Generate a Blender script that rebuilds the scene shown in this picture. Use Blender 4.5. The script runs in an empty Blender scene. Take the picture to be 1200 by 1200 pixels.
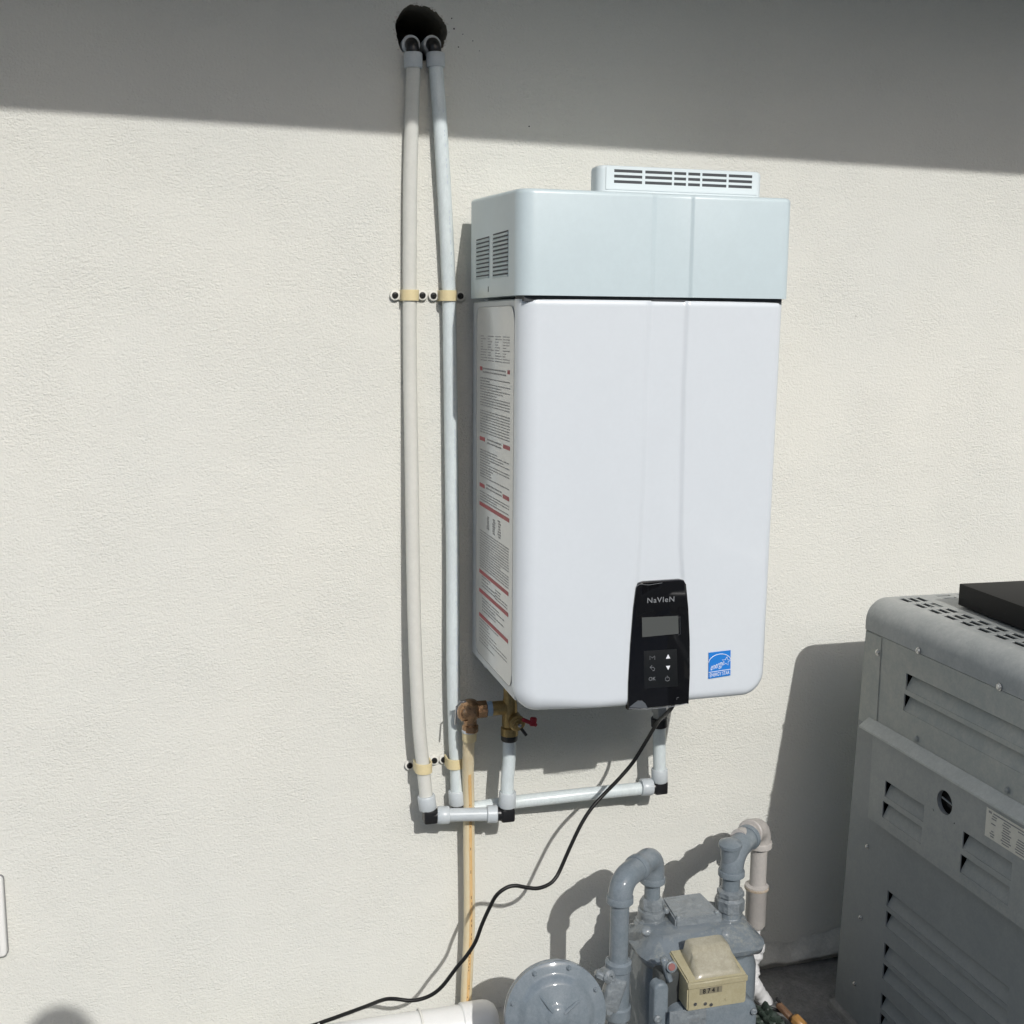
import bpy, bmesh, math, random
from mathutils import Vector, Matrix
random.seed(7)
R = math.radians
scene = bpy.context.scene
col = scene.collection

# ------------------------------------------------------------------ camera
CAM = Vector((-0.50551, -2.12629, -0.04061)); FPX = 1381.28
_y, _p, _r = R(15.5638), R(9.0722), R(0.4561)
FW = Vector((math.sin(_y)*math.cos(_p), math.cos(_y)*math.cos(_p), -math.sin(_p)))
_rt = Vector((math.cos(_y), -math.sin(_y), 0)); _up = _rt.cross(FW)
RT = math.cos(_r)*_rt + math.sin(_r)*_up; UP = -math.sin(_r)*_rt + math.cos(_r)*_up
cd = bpy.data.cameras.new('camera'); cam = bpy.data.objects.new('camera', cd); col.objects.link(cam)
cd.sensor_width = 36; cd.lens = 36*FPX/1200; cd.clip_start = 0.02; cd.clip_end = 500
M = Matrix((RT, UP, -FW)).transposed().to_4x4(); M.translation = CAM; cam.matrix_world = M
scene.camera = cam

# ------------------------------------------------------------------ world, sun, exposure
SUN = Vector((-0.100, 1.0, -0.690)).normalized()          # direction the light travels
w = bpy.data.worlds.new('World'); scene.world = w; w.use_nodes = True
wn = w.node_tree; bg = wn.nodes['Background']
sky = wn.nodes.new('ShaderNodeTexSky'); sky.sky_type = 'NISHITA'; sky.sun_disc = False
sky.sun_elevation = math.asin(-SUN.z); sky.sun_rotation = math.atan2(-SUN.x, -SUN.y)
sky.air_density = 1.0; sky.dust_density = 2.0; sky.ozone_density = 1.0
wn.links.new(sky.outputs[0], bg.inputs[0]); bg.inputs[1].default_value = 0.13
sd = bpy.data.lights.new('sun', 'SUN'); sun = bpy.data.objects.new('sun', sd); col.objects.link(sun)
sd.energy = 2.45; sd.angle = R(0.53); sd.color = (1.0, 0.982, 0.95)
sun.rotation_euler = SUN.to_track_quat('-Z', 'Y').to_euler()
vs = scene.view_settings; vs.view_transform = 'Standard'; vs.look = 'None'; vs.gamma = 1; vs.exposure = 0.21
vs.use_curve_mapping = False

# ------------------------------------------------------------------ helpers
def P(px, py, d=0.0):
    """place point: where the sight line of this photo point meets the plane d metres in front of the wall"""
    v = (px-600)/FPX*RT - (py-600)/FPX*UP + FW
    return CAM + v*((-d-CAM.y)/v.y)

def mat(name, c, rough=0.5, metal=0.0, var=0.0, vscale=8.0, bump=0.0, bscale=60.0, coat=0.0, c2=None,
        trans=0.0, sss=0.0, spec=0.5, stretch=(1, 1, 1), thr=(0.4, 0.65), rvar=0.0, bdist=0.002, ior=None):
    m = bpy.data.materials.new(name); m.use_nodes = True
    n = m.node_tree.nodes; l = m.node_tree.links; b = n['Principled BSDF']
    b.inputs['Base Color'].default_value = (*c, 1); b.inputs['Roughness'].default_value = rough
    b.inputs['Metallic'].default_value = metal; b.inputs['Coat Weight'].default_value = coat
    b.inputs['Coat Roughness'].default_value = 0.06
    b.inputs['Specular IOR Level'].default_value = spec; b.inputs['Transmission Weight'].default_value = trans
    if ior: b.inputs['IOR'].default_value = ior
    if sss:
        b.inputs['Subsurface Weight'].default_value = sss; b.inputs['Subsurface Scale'].default_value = 0.01
        b.inputs['Subsurface Radius'].default_value = (1, 1, 1)
    tc = n.new('ShaderNodeTexCoord'); mp = n.new('ShaderNodeMapping'); mp.inputs['Scale'].default_value = stretch
    l.new(tc.outputs['Object'], mp.inputs[0])
    if var or c2:
        t = n.new('ShaderNodeTexNoise'); t.inputs['Scale'].default_value = vscale; t.inputs['Detail'].default_value = 6
        t.inputs['Roughness'].default_value = 1.05
        l.new(mp.outputs[0], t.inputs[0])
        rp = n.new('ShaderNodeValToRGB'); rp.color_ramp.elements[0].position = thr[0]; rp.color_ramp.elements[1].position = thr[1]
        a = c; z = c2 if c2 else tuple(min(1, x*(1+var)) for x in c)
        if not c2: a = tuple(x*(1-var) for x in c)
        rp.color_ramp.elements[0].color = (*a, 1); rp.color_ramp.elements[1].color = (*z, 1)
        l.new(t.outputs['Fac'], rp.inputs[0]); l.new(rp.outputs[0], b.inputs['Base Color'])
        if rvar:
            mr = n.new('ShaderNodeMapRange'); mr.inputs[3].default_value = rough-rvar; mr.inputs[4].default_value = rough+rvar
            l.new(t.outputs['Fac'], mr.inputs[0]); l.new(mr.outputs[0], b.inputs['Roughness'])
    if bump:
        t2 = n.new('ShaderNodeTexNoise'); t2.inputs['Scale'].default_value = bscale; t2.inputs['Detail'].default_value = 4
        l.new(mp.outputs[0], t2.inputs[0])
        bp = n.new('ShaderNodeBump'); bp.inputs['Strength'].default_value = bump; bp.inputs['Distance'].default_value = bdist
        l.new(t2.outputs['Fac'], bp.inputs['Height']); l.new(bp.outputs[0], b.inputs['Normal'])
    return m

def new_bm(): return bmesh.new()

def link(name, bm, m, parent=None, sharp=38, origin=None):
    """world-space bmesh -> one object (its origin at the root thing's origin or at `origin`)"""
    root = parent
    while root and root.parent: root = root.parent
    o0 = Vector(origin) if origin is not None else (Vector(root['_o']) if root else Vector((0, 0, 0)))
    bmesh.ops.recalc_face_normals(bm, faces=bm.faces)
    bmesh.ops.transform(bm, matrix=Matrix.Translation(-o0), verts=bm.verts)
    me = bpy.data.meshes.new(name); bm.to_mesh(me); bm.free()
    for p in me.polygons: p.use_smooth = True
    me.set_sharp_from_angle(angle=R(sharp))
    if m: me.materials.append(m)
    o = bpy.data.objects.new(name, me); col.objects.link(o)
    if parent:
        o.parent = parent
        o.location = o0 - Vector(root['_o'])
        # nested parents may have their own local offset
        q = parent
        while q.parent: o.location -= q.location; q = q.parent
    else: o.location = o0
    return o

def thing(name, label, cat, loc, group=None):
    o = bpy.data.objects.new(name, None); col.objects.link(o); o.location = loc; o.empty_display_size = 0.05
    o['label'] = label; o['category'] = cat; o['_o'] = tuple(loc)
    if group: o['group'] = group
    return o

def crom(pts, n=8):
    pts = [Vector(p) for p in pts]; out = []
    e = [pts[0]*2-pts[1]] + pts + [pts[-1]*2-pts[-2]]
    for i in range(1, len(e)-2):
        for k in range(n):
            t = k/n; a, b, c, d = e[i-1], e[i], e[i+1], e[i+2]
            out.append(0.5*((2*b)+(-a+c)*t+(2*a-5*b+4*c-d)*t*t+(-a+3*b-3*c+d)*t**3))
    out.append(pts[-1]); return out

def tube(bm, pts, r, seg=20, caps=True, inner=None):
    pts = [Vector(p) for p in pts]; n = len(pts)
    rs = r if isinstance(r, (list, tuple)) else [r]*n
    T = [(pts[min(i+1, n-1)]-pts[max(i-1, 0)]).normalized() for i in range(n)]
    a = Vector((0, 0, 1)) if abs(T[0].z) < 0.9 else Vector((1, 0, 0))
    u = (a-T[0]*a.dot(T[0])).normalized(); rings = []
    for i in range(n):
        u = (u-T[i]*u.dot(T[i])).normalized(); v = T[i].cross(u)
        rings.append([bm.verts.new(pts[i]+(u*math.cos(2*math.pi*k/seg)+v*math.sin(2*math.pi*k/seg))*rs[i]) for k in range(seg)])
    for i in range(n-1):
        for k in range(seg):
            bm.faces.new((rings[i][k], rings[i][(k+1) % seg], rings[i+1][(k+1) % seg], rings[i+1][k]))
    if caps: bm.faces.new(rings[0][::-1]); bm.faces.new(rings[-1])
    return rings

def lathe(bm, base, axis, prof, seg=28, phase=0.0):
    """prof: (radius, distance along the axis)"""
    base = Vector(base); t = Vector(axis).normalized()
    a = Vector((0, 0, 1)) if abs(t.z) < 0.9 else Vector((1, 0, 0))
    u = (a-t*a.dot(t)).normalized(); v = t.cross(u); rings = []
    for r, h in prof:
        if r < 1e-6: rings.append([bm.verts.new(base+t*h)]); continue
        rings.append([bm.verts.new(base+t*h+(u*math.cos(2*math.pi*k/seg+phase)+v*math.sin(2*math.pi*k/seg+phase))*r) for k in range(seg)])
    for A, B in zip(rings, rings[1:]):
        for k in range(seg):
            q = [A[k % len(A)], A[(k+1) % len(A)], B[(k+1) % len(B)], B[k % len(B)]]
            q2 = []
            for x in q:
                if x not in q2: q2.append(x)
            if len(q2) > 2: bm.faces.new(q2)
    if len(rings[0]) > 2: bm.faces.new(rings[0][::-1])
    if len(rings[-1]) > 2: bm.faces.new(rings[-1])

def box(bm, a, b, bev=0.0, seg=2, mtx=None):
    t = bmesh.new(); bmesh.ops.create_cube(t, size=1)
    a, b = Vector(a), Vector(b); c = (a+b)/2; s = b-a
    for v in t.verts: v.co = Vector((v.co.x*s.x, v.co.y*s.y, v.co.z*s.z))+c
    if bev: bmesh.ops.bevel(t, geom=t.edges[:], offset=bev, segments=seg, profile=0.5, affect='EDGES')
    if mtx: bmesh.ops.transform(t, matrix=mtx, verts=t.verts)
    me = bpy.data.meshes.new('tmp'); t.to_mesh(me); t.free(); bm.from_mesh(me); bpy.data.meshes.remove(me)

def arc_xz(c, r, a0, a1, n=8): return [(c[0]+r*math.cos(a0+(a1-a0)*k/n), c[1]+r*math.sin(a0+(a1-a0)*k/n)) for k in range(n+1)]

def inset(poly, d):
    """move a closed 2D polygon inwards by d"""
    n = len(poly); A = sum(poly[i][0]*poly[(i+1) % n][1]-poly[(i+1) % n][0]*poly[i][1] for i in range(n)); s = 1 if A > 0 else -1
    out = []
    for i in range(n):
        p, q, r_ = Vector(poly[i-1]), Vector(poly[i]), Vector(poly[(i+1) % n])
        e1 = (q-p).normalized(); e2 = (r_-q).normalized()
        n1 = Vector((-e1.y, e1.x))*s; n2 = Vector((-e2.y, e2.x))*s
        m = (n1+n2); m = m.normalized() if m.length > 1e-6 else n1
        k = d/max(0.35, m.dot(n1)); q2 = q+m*k; out.append((q2.x, q2.y))
    return out

def slab(bm, poly, h0, h1, fil, f, seg=4, back=True):
    """2D polygon extruded from h0 to h1 with a rounded rim at h1; f(u, v, h) -> point"""
    sg = 1 if h1 > h0 else -1; rings = [(poly, h0)]
    if fil:
        for k in range(seg+1):
            a = math.pi/2*k/seg
            rings.append((inset(poly, fil*(1-math.cos(a))) if k else poly, h1-sg*fil*(1-math.sin(a))))
    else: rings.append((poly, h1))
    vr = [[bm.verts.new(f(u, v, h)) for u, v in pl] for pl, h in rings]
    n = len(poly)
    for A, B in zip(vr, vr[1:]):
        for k in range(n): bm.faces.new((A[k], A[(k+1) % n], B[(k+1) % n], B[k]))
    bm.faces.new(vr[-1])
    if back: bm.faces.new(vr[0][::-1])

def rrect(x0, x1, z0, z1, r, n=5):
    return (arc_xz((x1-r, z1-r), r, 0, math.pi/2, n)+arc_xz((x0+r, z1-r), r, math.pi/2, math.pi, n) +
            arc_xz((x0+r, z0+r), r, math.pi, 1.5*math.pi, n)+arc_xz((x1-r, z0+r), r, 1.5*math.pi, 2*math.pi, n))

def holed(bm, u0, u1, v0, v1, holes, h0, h1, f):
    """plate with rectangular openings, real thickness"""
    us = sorted(set([u0, u1]+[x for a in holes for x in a[:2]])); vsn = sorted(set([v0, v1]+[x for a in holes for x in a[2:]]))
    def inh(i, j):
        if i < 0 or j < 0 or i >= len(us)-1 or j >= len(vsn)-1: return True
        u, v = (us[i]+us[i+1])/2, (vsn[j]+vsn[j+1])/2
        return any(a[0] < u < a[1] and a[2] < v < a[3] for a in holes)
    V = {}
    def vt(i, j, k):
        if (i, j, k) not in V: V[(i, j, k)] = bm.verts.new(f(us[i], vsn[j], (h0, h1)[k]))
        return V[(i, j, k)]
    for i in range(len(us)-1):
        for j in range(len(vsn)-1):
            if inh(i, j): continue
            for k in (0, 1):
                q = (vt(i, j, k), vt(i+1, j, k), vt(i+1, j+1, k), vt(i, j+1, k)); bm.faces.new(q if k else q[::-1])
            for (di, dj, a, b) in ((-1, 0, (i, j), (i, j+1)), (1, 0, (i+1, j), (i+1, j+1)), (0, -1, (i, j), (i+1, j)), (0, 1, (i, j+1), (i+1, j+1))):
                if inh(i+di, j+dj): bm.faces.new((vt(*a, 0), vt(*b, 0), vt(*b, 1), vt(*a, 1)))

def text_bm(s, size, f, spacing=1.0, shear=0.0, bold=0.0, sx=1.0):
    """centred flat lettering; f(u, v) -> point"""
    cu = bpy.data.curves.new('t', 'FONT'); cu.body = s; cu.size = size; cu.align_x = 'CENTER'; cu.align_y = 'CENTER'
    cu.space_character = spacing; cu.shear = shear; cu.offset = bold; cu.resolution_u = 3
    o = bpy.data.objects.new('t', cu); col.objects.link(o)
    me = bpy.data.meshes.new_from_object(o.evaluated_get(bpy.context.evaluated_depsgraph_get()))
    bpy.data.objects.remove(o); bpy.data.curves.remove(cu)
    bm = bmesh.new(); bm.from_mesh(me); bpy.data.meshes.remove(me)
    for v in bm.verts: v.co = f(v.co.x*sx, v.co.y)
    return bm

# ------------------------------------------------------------------ materials
M_white = mat('white_enamel', (0.65, 0.69, 0.722), 0.26, coat=0.35, bump=0.03, bscale=900, var=0.012, vscale=3)
M_cap = mat('cool_white_enamel', (0.54, 0.63, 0.655), 0.34, coat=0.15, bump=0.04, bscale=700, var=0.02, vscale=5)
M_case = mat('case_grey_white', (0.56, 0.58, 0.585), 0.45, var=0.02)
M_under = mat('galvanised_underside', (0.35, 0.36, 0.36), 0.4, 0.5, var=0.15)
M_gap = mat('dark_gap', (0.05, 0.055, 0.06), 0.7)
M_gloss = mat('black_gloss_plastic', (0.004, 0.004, 0.005), 0.07, coat=0.6, spec=0.35)
M_key = mat('black_satin_plastic', (0.010, 0.011, 0.012), 0.3)
M_lcd = mat('lcd_glass', (0.085, 0.09, 0.085), 0.12, coat=0.3)
M_print = mat('grey_print', (0.20, 0.21, 0.22), 0.5)
M_blue = mat('blue_sticker', (0.02, 0.20, 0.62), 0.35)
M_wprint = mat('white_print', (0.8, 0.82, 0.85), 0.45)
M_label = mat('label_film', (0.62, 0.62, 0.60), 0.2, coat=0.3, var=0.02)
M_ink = mat('label_ink', (0.22, 0.22, 0.22), 0.6)
M_red = mat('label_red', (0.36, 0.05, 0.06), 0.5)
M_pexw = mat('milky_tube_warm', (0.645, 0.645, 0.60), 0.22, sss=0.25, var=0.04, vscale=14)
M_pexb = mat('milky_tube_cool', (0.66, 0.72, 0.725), 0.24, sss=0.25, var=0.08, vscale=26, stretch=(1, 1, 0.3))
M_ring = mat('grey_sleeve', (0.52, 0.56, 0.58), 0.34, sss=0.15, var=0.05, vscale=30)
M_black = mat('black_plastic', (0.012, 0.012, 0.013), 0.32, bump=0.15, bscale=300)
M_strap = mat('cream_plastic', (0.72, 0.61, 0.36), 0.45, sss=0.1, var=0.05, vscale=60)
M_wclip = mat('white_clip', (0.74, 0.73, 0.68), 0.45)
M_screwd = mat('dark_screw', (0.03, 0.03, 0.03), 0.35, 0.6)
M_cpvc = mat('yellow_pipe', (0.68, 0.56, 0.35), 0.3, sss=0.1, var=0.10, vscale=30, stretch=(1, 1, 0.25), c2=(0.72, 0.64, 0.46))
M_cord = mat('black_cord', (0.008, 0.008, 0.008), 0.42, spec=0.35)
M_brass = mat('dull_brass', (0.40, 0.29, 0.13), 0.34, 0.85, var=0.25, vscale=60, bump=0.2, bscale=200)
M_bronze = mat('copper_bronze', (0.43, 0.27, 0.16), 0.26, 0.9, var=0.25, vscale=60, bump=0.3, bscale=160)
M_steel = mat('steel', (0.5, 0.5, 0.5), 0.25, 1.0)
M_tape = mat('blue_tape', (0.30, 0.42, 0.55), 0.5)
M_redh = mat('red_handle', (0.30, 0.008, 0.02), 0.35)
M_gas = mat('grey_gas_paint', (0.155, 0.19, 0.215), 0.5, spec=0.2, coat=0.8, c2=(0.215, 0.245, 0.27), vscale=24, bump=0.6, bscale=22, bdist=0.005, rvar=0.1)
M_gasr = mat('grey_gas_paint_rough', (0.18, 0.205, 0.225), 0.4, spec=.3, coat=1.0, c2=(0.24, 0.265, 0.275), vscale=70, bump=0.9, bscale=55, bdist=0.008, rvar=0.1)
M_dust = mat('dusty_gas_paint', (0.165, 0.195, 0.22), 0.4, coat=0.8, c2=(0.30, 0.31, 0.28), vscale=11, thr=(.5, .72), bump=0.8, bscale=40, bdist=0.006, rvar=0.1)
M_beige = mat('beige_painted_pipe', (0.42, 0.40, 0.38), 0.45, c2=(0.50, 0.47, 0.44), vscale=30, bump=0.4, bscale=120)
M_tapew = mat('white_wrap', (0.70, 0.70, 0.70), 0.4, bump=0.6, bscale=90, bdist=0.004, var=0.08, vscale=40)
M_index = mat('beige_index_plastic', (0.36, 0.32, 0.20), 0.45, c2=(0.43, 0.395, 0.265), vscale=26, bump=0.15, bscale=160)
M_clear = mat('dusty_clear_cover', (0.33, 0.305, 0.225), 0.3, c2=(0.44, 0.41, 0.32), vscale=9, bump=0.12, bscale=120, coat=0.5, stretch=(1, 1, 1))
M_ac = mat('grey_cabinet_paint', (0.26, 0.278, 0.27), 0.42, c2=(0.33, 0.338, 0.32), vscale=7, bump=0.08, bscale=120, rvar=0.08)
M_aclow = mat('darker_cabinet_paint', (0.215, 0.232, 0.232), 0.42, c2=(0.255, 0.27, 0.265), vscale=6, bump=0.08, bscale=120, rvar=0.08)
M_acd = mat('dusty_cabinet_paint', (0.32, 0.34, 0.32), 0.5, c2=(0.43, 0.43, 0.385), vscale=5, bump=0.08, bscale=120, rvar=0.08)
M_actop = mat('cabinet_cover_paint', (0.30, 0.318, 0.312), 0.38, c2=(0.40, 0.412, 0.40), vscale=5, bump=0.08, bscale=100, rvar=0.08)
M_dark = mat('dark_interior', (0.012, 0.012, 0.012), 0.8)
M_plate = mat('black_metal_plate', (0.004, 0.004, 0.005), 0.6, spec=0.25, c2=(0.022, 0.022, 0.025), vscale=9, thr=(0.56, 0.74), bump=0.05, bscale=80)
M_paper = mat('cream_paper', (0.62, 0.60, 0.52), 0.5, var=0.05, vscale=30)
M_whitep = mat('white_pvc', (0.78, 0.78, 0.76), 0.3, sss=0.1, var=0.02)
M_fascia = mat('white_fascia_paint', (0.70, 0.68, 0.63), 0.5, bump=0.2, bscale=90)
M_roof = mat('roof_shingle', (0.16, 0.14, 0.12), 0.8, var=0.3, vscale=30, bump=0.6, bscale=60)
M_wood = mat('brown_sheath', (0.16, 0.09, 0.05), 0.6, var=0.3, vscale=50)
M_orange = mat('orange_tape', (0.36, 0.19, 0.06), 0.4)
M_ygreen = mat('dark_green_box', (0.03, 0.045, 0.035), 0.5, var=0.3, vscale=60, bump=0.5, bscale=90)

def stucco():
    m = bpy.data.materials.new('painted_stucco'); m.use_nodes = True
    n = m.node_tree.nodes; l = m.node_tree.links; b = n['Principled BSDF']; b.inputs['Roughness'].default_value = 0.85
    b.inputs['Specular IOR Level'].default_value = 0.25
    tc = n.new('ShaderNodeTexCoord')
    def noise(s, det, st=(1, 1, 1), rough=0.55):
        mp = n.new('ShaderNodeMapping'); mp.inputs['Scale'].default_value = st; l.new(tc.outputs['Object'], mp.inputs[0])
        t = n.new('ShaderNodeTexNoise'); t.inputs['Scale'].default_value = s; t.inputs['Detail'].default_value = det
        t.inputs['Roughness'].default_value = rough; l.new(mp.outputs[0], t.inputs[0]); return t.outputs['Fac']
    big = noise(2.2, 4); rp = n.new('ShaderNodeValToRGB')
    rp.color_ramp.elements[0].position = 0.35; rp.color_ramp.elements[1].position = 0.7
    rp.color_ramp.elements[0].color = (0.665, 0.667, 0.622, 1); rp.color_ramp.elements[1].color = (0.693, 0.689, 0.634, 1)
    l.new(big, rp.inputs[0])
    # sparse dark pinholes and specks of the sand finish
    sp = noise(330, 2, (1, 1, 1.3), 0.7); r2 = n.new('ShaderNodeValToRGB')
    r2.color_ramp.elements[0].position = 0.26; r2.color_ramp.elements[1].position = 0.34
    r2.color_ramp.elements[0].color = (0.80, 0.79, 0.78, 1); r2.color_ramp.elements[1].color = (1, 1, 1, 1); l.new(sp, r2.inputs[0])
    mx = n.new('ShaderNodeMix'); mx.data_type = 'RGBA'; mx.blend_type = 'MULTIPLY'; mx.inputs[0].default_value = 1
    l.new(rp.outputs[0], mx.inputs[6]); l.new(r2.outputs[0], mx.inputs[7]); l.new(mx.outputs[2], b.inputs['Base Color'])
    # relief: fine sand, trowelled streaks, slow undulation
    fine = noise(290, 2, (0.92, 1, 1.08), 0.6); mid = noise(165, 2, (0.88, 1, 1.12), 0.6); slow = noise(7, 3)
    def add(a, ka, c):
        k = n.new('ShaderNodeMath'); k.operation = 'MULTIPLY_ADD'; k.inputs[1].default_value = ka; l.new(a, k.inputs[0])
        if c is None: k.inputs[2].default_value = 0
        else: l.new(c, k.inputs[2])
        return k.outputs[0]
    pk = noise(5, 4, (1, 1, 1), 0.6); mr = n.new('ShaderNodeMapRange'); mr.inputs[1].default_value = 0.38; mr.inputs[2].default_value = 0.66
    mr.inputs[3].default_value = 0.6; mr.inputs[4].default_value = 1.05; l.new(pk, mr.inputs[0])   # the finish is rougher in patches
    grain = add(fine, 0.8, add(mid, 0.8, None)); mu = n.new('ShaderNodeMath'); mu.operation = 'MULTIPLY'; l.new(grain, mu.inputs[0]); l.new(mr.outputs[0], mu.inputs[1])
    h = add(slow, 0.9, mu.outputs[0])
    bp = n.new('ShaderNodeBump'); bp.inputs['Strength'].default_value = 1.0; bp.inputs['Distance'].default_value = 0.0026
    l.new(h, bp.inputs['Height']); l.new(bp.outputs[0], b.inputs['Normal'])
    return m
M_stucco = stucco()
M_crumb = mat('broken_render', (0.50, 0.49, 0.45), 0.9, c2=(0.70, 0.68, 0.62), vscale=60, bump=0.9, bscale=110, bdist=0.004)
M_foot = mat('stained_render', (0.52, 0.52, 0.48), 0.9, c2=(0.68, 0.67, 0.62), vscale=9, bump=0.9, bscale=50, bdist=0.006)
M_ground = mat('dark_concrete', (0.42, 0.415, 0.39), 0.9, c2=(0.54, 0.53, 0.50), vscale=7, bump=0.8, bscale=40, bdist=0.006)
M_pad = mat('equipment_pad', (0.24, 0.24, 0.23), 0.85, var=0.15, vscale=9, bump=0.5, bscale=60, bdist=0.003)

GZ = -1.41
# ------------------------------------------------------------------ ground
bm = new_bm()
vsq = [bm.verts.new(v) for v in ((-60, -60, GZ), (60, -60, GZ), (60, 0.05, GZ), (-60, 0.05, GZ))]; bm.faces.new(vsq)
g = link('ground', bm, M_ground); g['kind'] = 'structure'
bm = new_bm(); NB = 40; gv = {}
for i in range(NB+1):
    for j in range(NB+1):
        x, y = 0.44+0.50*i/NB, -0.50+0.497*j/NB; e_ = min(i, j, NB-i, NB-j)/4
        gv[i, j] = bm.verts.new((x, y, GZ+0.001+min(1, e_)*(0.004+0.003*math.sin(x*41+y*13)+0.003*math.sin(y*57+x*19)+random.uniform(0, .002))))
for i in range(NB):
    for j in range(NB): bm.faces.new((gv[i, j], gv[i+1, j], gv[i+1, j+1], gv[i, j+1]))
M_soil = mat('dark_soil', (0.15, 0.15, 0.148), 0.9, c2=(0.24, 0.24, 0.235), vscale=14, bump=0.9, bscale=70, bdist=0.006)
g2 = link('soil_bed', bm, M_soil); g2['kind'] = 'structure'

# ------------------------------------------------------------------ house: wall with a cored hole, footing, eave
house = thing('house', 'cream stucco house wall with a round cored pipe hole under a shading eave', 'house', (0, 0, GZ))
bm = new_bm()
HC = P(493, 38, 0); HCx, HCz = HC.x, HC.z; HR = 0.0455
NS = 64
def hr(a): return HR*(1+0.035*math.sin(3*a+1)+0.02*math.sin(7*a)+0.008*math.sin(13*a+2)+0.005*math.sin(23*a))
sq = 0.2; outer, inner, deep = [], [], []
for k in range(NS):
    a = 2*math.pi*k/NS; c, s = math.cos(a), math.sin(a); q = sq/max(abs(c), abs(s))
    outer.append(bm.verts.new((HCx+c*q, 0, HCz+s*q)))
    r_ = hr(a); inner.append(bm.verts.new((HCx+c*r_, 0, HCz+s*r_*1.02)))
for k in range(NS):
    j = (k+1) % NS; bm.faces.new((outer[k], outer[j], inner[j], inner[k]))
X0, X1, Z0, Z1 = -8, 8, GZ-0.1, 1.6
def quad(a, b, c, d): bm.faces.new([bm.verts.new(v) for v in (a, b, c, d)])
x0, x1, z0, z1 = HCx-sq, HCx+sq, HCz-sq, HCz+sq
quad((X0, 0, Z0), (x0, 0, Z0), (x0, 0, Z1), (X0, 0, Z1)); quad((x1, 0, Z0), (X1, 0, Z0), (X1, 0, Z1), (x1, 0, Z1))
quad((x0, 0, Z0), (x1, 0, Z0), (x1, 0, z0), (x0, 0, z0)); quad((x0, 0, z1), (x1, 0, z1), (x1, 0, Z1), (x0, 0, Z1))
wall = link('wall', bm, M_stucco, house)
bm = new_bm()   # rough bore of the hole
rr = []
for h, k in ((0.0, 1.0), (0.012, 0.97), (0.03, 0.99), (0.14, 0.97), (0.20, 0.98)):
    rr.append([bm.verts.new((HCx+math.cos(2*math.pi*i/NS)*hr(2*math.pi*i/NS)*k, h, HCz+math.sin(2*math.pi*i/NS)*hr(2*math.pi*i/NS)*1.02*k)) for i in range(NS)])
for A, B in zip(rr, rr[1:]):
    for i in range(NS): bm.faces.new((A[i], A[(i+1) % NS], B[(i+1) % NS], B[i]))
bm.faces.new(rr[-1])
link('hole_bore', bm, mat('dirty_bore', (0.20, 0.18, 0.14), 0.9, bump=.8, bscale=80, bdist=.004), house)
bm = new_bm()   # chipped crumbs round the rim
for k in range(46):
    a = random.uniform(0, 2*math.pi); r_ = hr(a)+random.uniform(0.0005, 0.004); s = random.uniform(0.001, 0.003)
    t = bmesh.ops.create_icosphere(bm, subdivisions=1, radius=s)
    for v in t['verts']:
        v.co = Vector((v.co.x*random.uniform(.8, 1.8), v.co.y*0.35, v.co.z))+Vector((HCx+math.cos(a)*r_, 0.0, HCz+math.sin(a)*r_))
link('broken_rim', bm, M_crumb, house, 60)
for x_, z_, r_ in ((-0.026, 0.470, .0016), (0.008, 0.452, .0010), (-0.018, 0.440, .0012), (0.02, 0.436, .0008), (0.113, 0.312, .0014), (-0.030, 0.487, .0012), (-0.01, 0.462, .0009), (0.80, -0.02, .001)):
    bm = new_bm(); lathe(bm, (x_, 0.0006, z_), (0, -1, 0), [(r_, 0), (r_, 0.0009), (r_*.5, 0.0012), (0, 0.0012)], 7); link('wall_nick', bm, M_screwd, house)
# footing: lumpy render ledge at the wall base
bm = new_bm(); NX = 240; prof = [(0.000, 0.045), (0.003, 0.034), (0.010, 0.022), (0.018, 0.010), (0.018, 0.004), (0.006, -0.004), (0.004, -0.02)]
rows = []
for i in range(NX+1):
    x = 0.36+2.4*i/NX; wob = 0.006*math.sin(x*9)+0.004*math.sin(x*31+1)+0.003*math.sin(x*77)+random.uniform(-.0015, .0015)
    rows.append([bm.verts.new((x, -(y+0.0015+(wob if 0 < j < 5 else 0)*0.7), GZ+0.012+z+wob)) for j, (y, z) in enumerate(prof)])
for A, B in zip(rows, rows[1:]):
    for j in range(len(prof)-1): bm.faces.new((A[j], A[j+1], B[j+1], B[j]))
link('footing', bm, M_foot, house, 60)
# eave
e = 1.05
zl, zr_ = P(0, 127).z+0.69*e, P(1200, 205).z+0.69*e
xl_, xr_ = P(0, 127).x, P(1200, 205).x; sl = (zr_-zl)/(xr_-xl_)
def ez(x): return zl+sl*(x-xl_)
bm = new_bm()
def prism(bm, prof, xs, zf):
    a = [bm.verts.new((xs[0], y, z+zf(xs[0]))) for y, z in prof]; b = [bm.verts.new((xs[1], y, z+zf(xs[1]))) for y, z in prof]
    n = len(prof)
    for k in range(n): bm.faces.new((a[k], a[(k+1) % n], b[(k+1) % n], b[k]))
    bm.faces.new(a[::-1]); bm.faces.new(b)
prism(bm, [(-e+0.02, 0.012), (0.0, 0.012), (0.0, 0.03), (-e+0.02, 0.03)], (-6, 6), ez); link('soffit', bm, mat('soffit_paint', (0.30, 0.29, 0.26), 0.7), house)
bm = new_bm(); prism(bm, [(-e, 0), (-e+0.019, 0), (-e+0.019, 0.16), (-e, 0.16)], (-6, 6), ez); link('fascia', bm, M_fascia, house)
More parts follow.
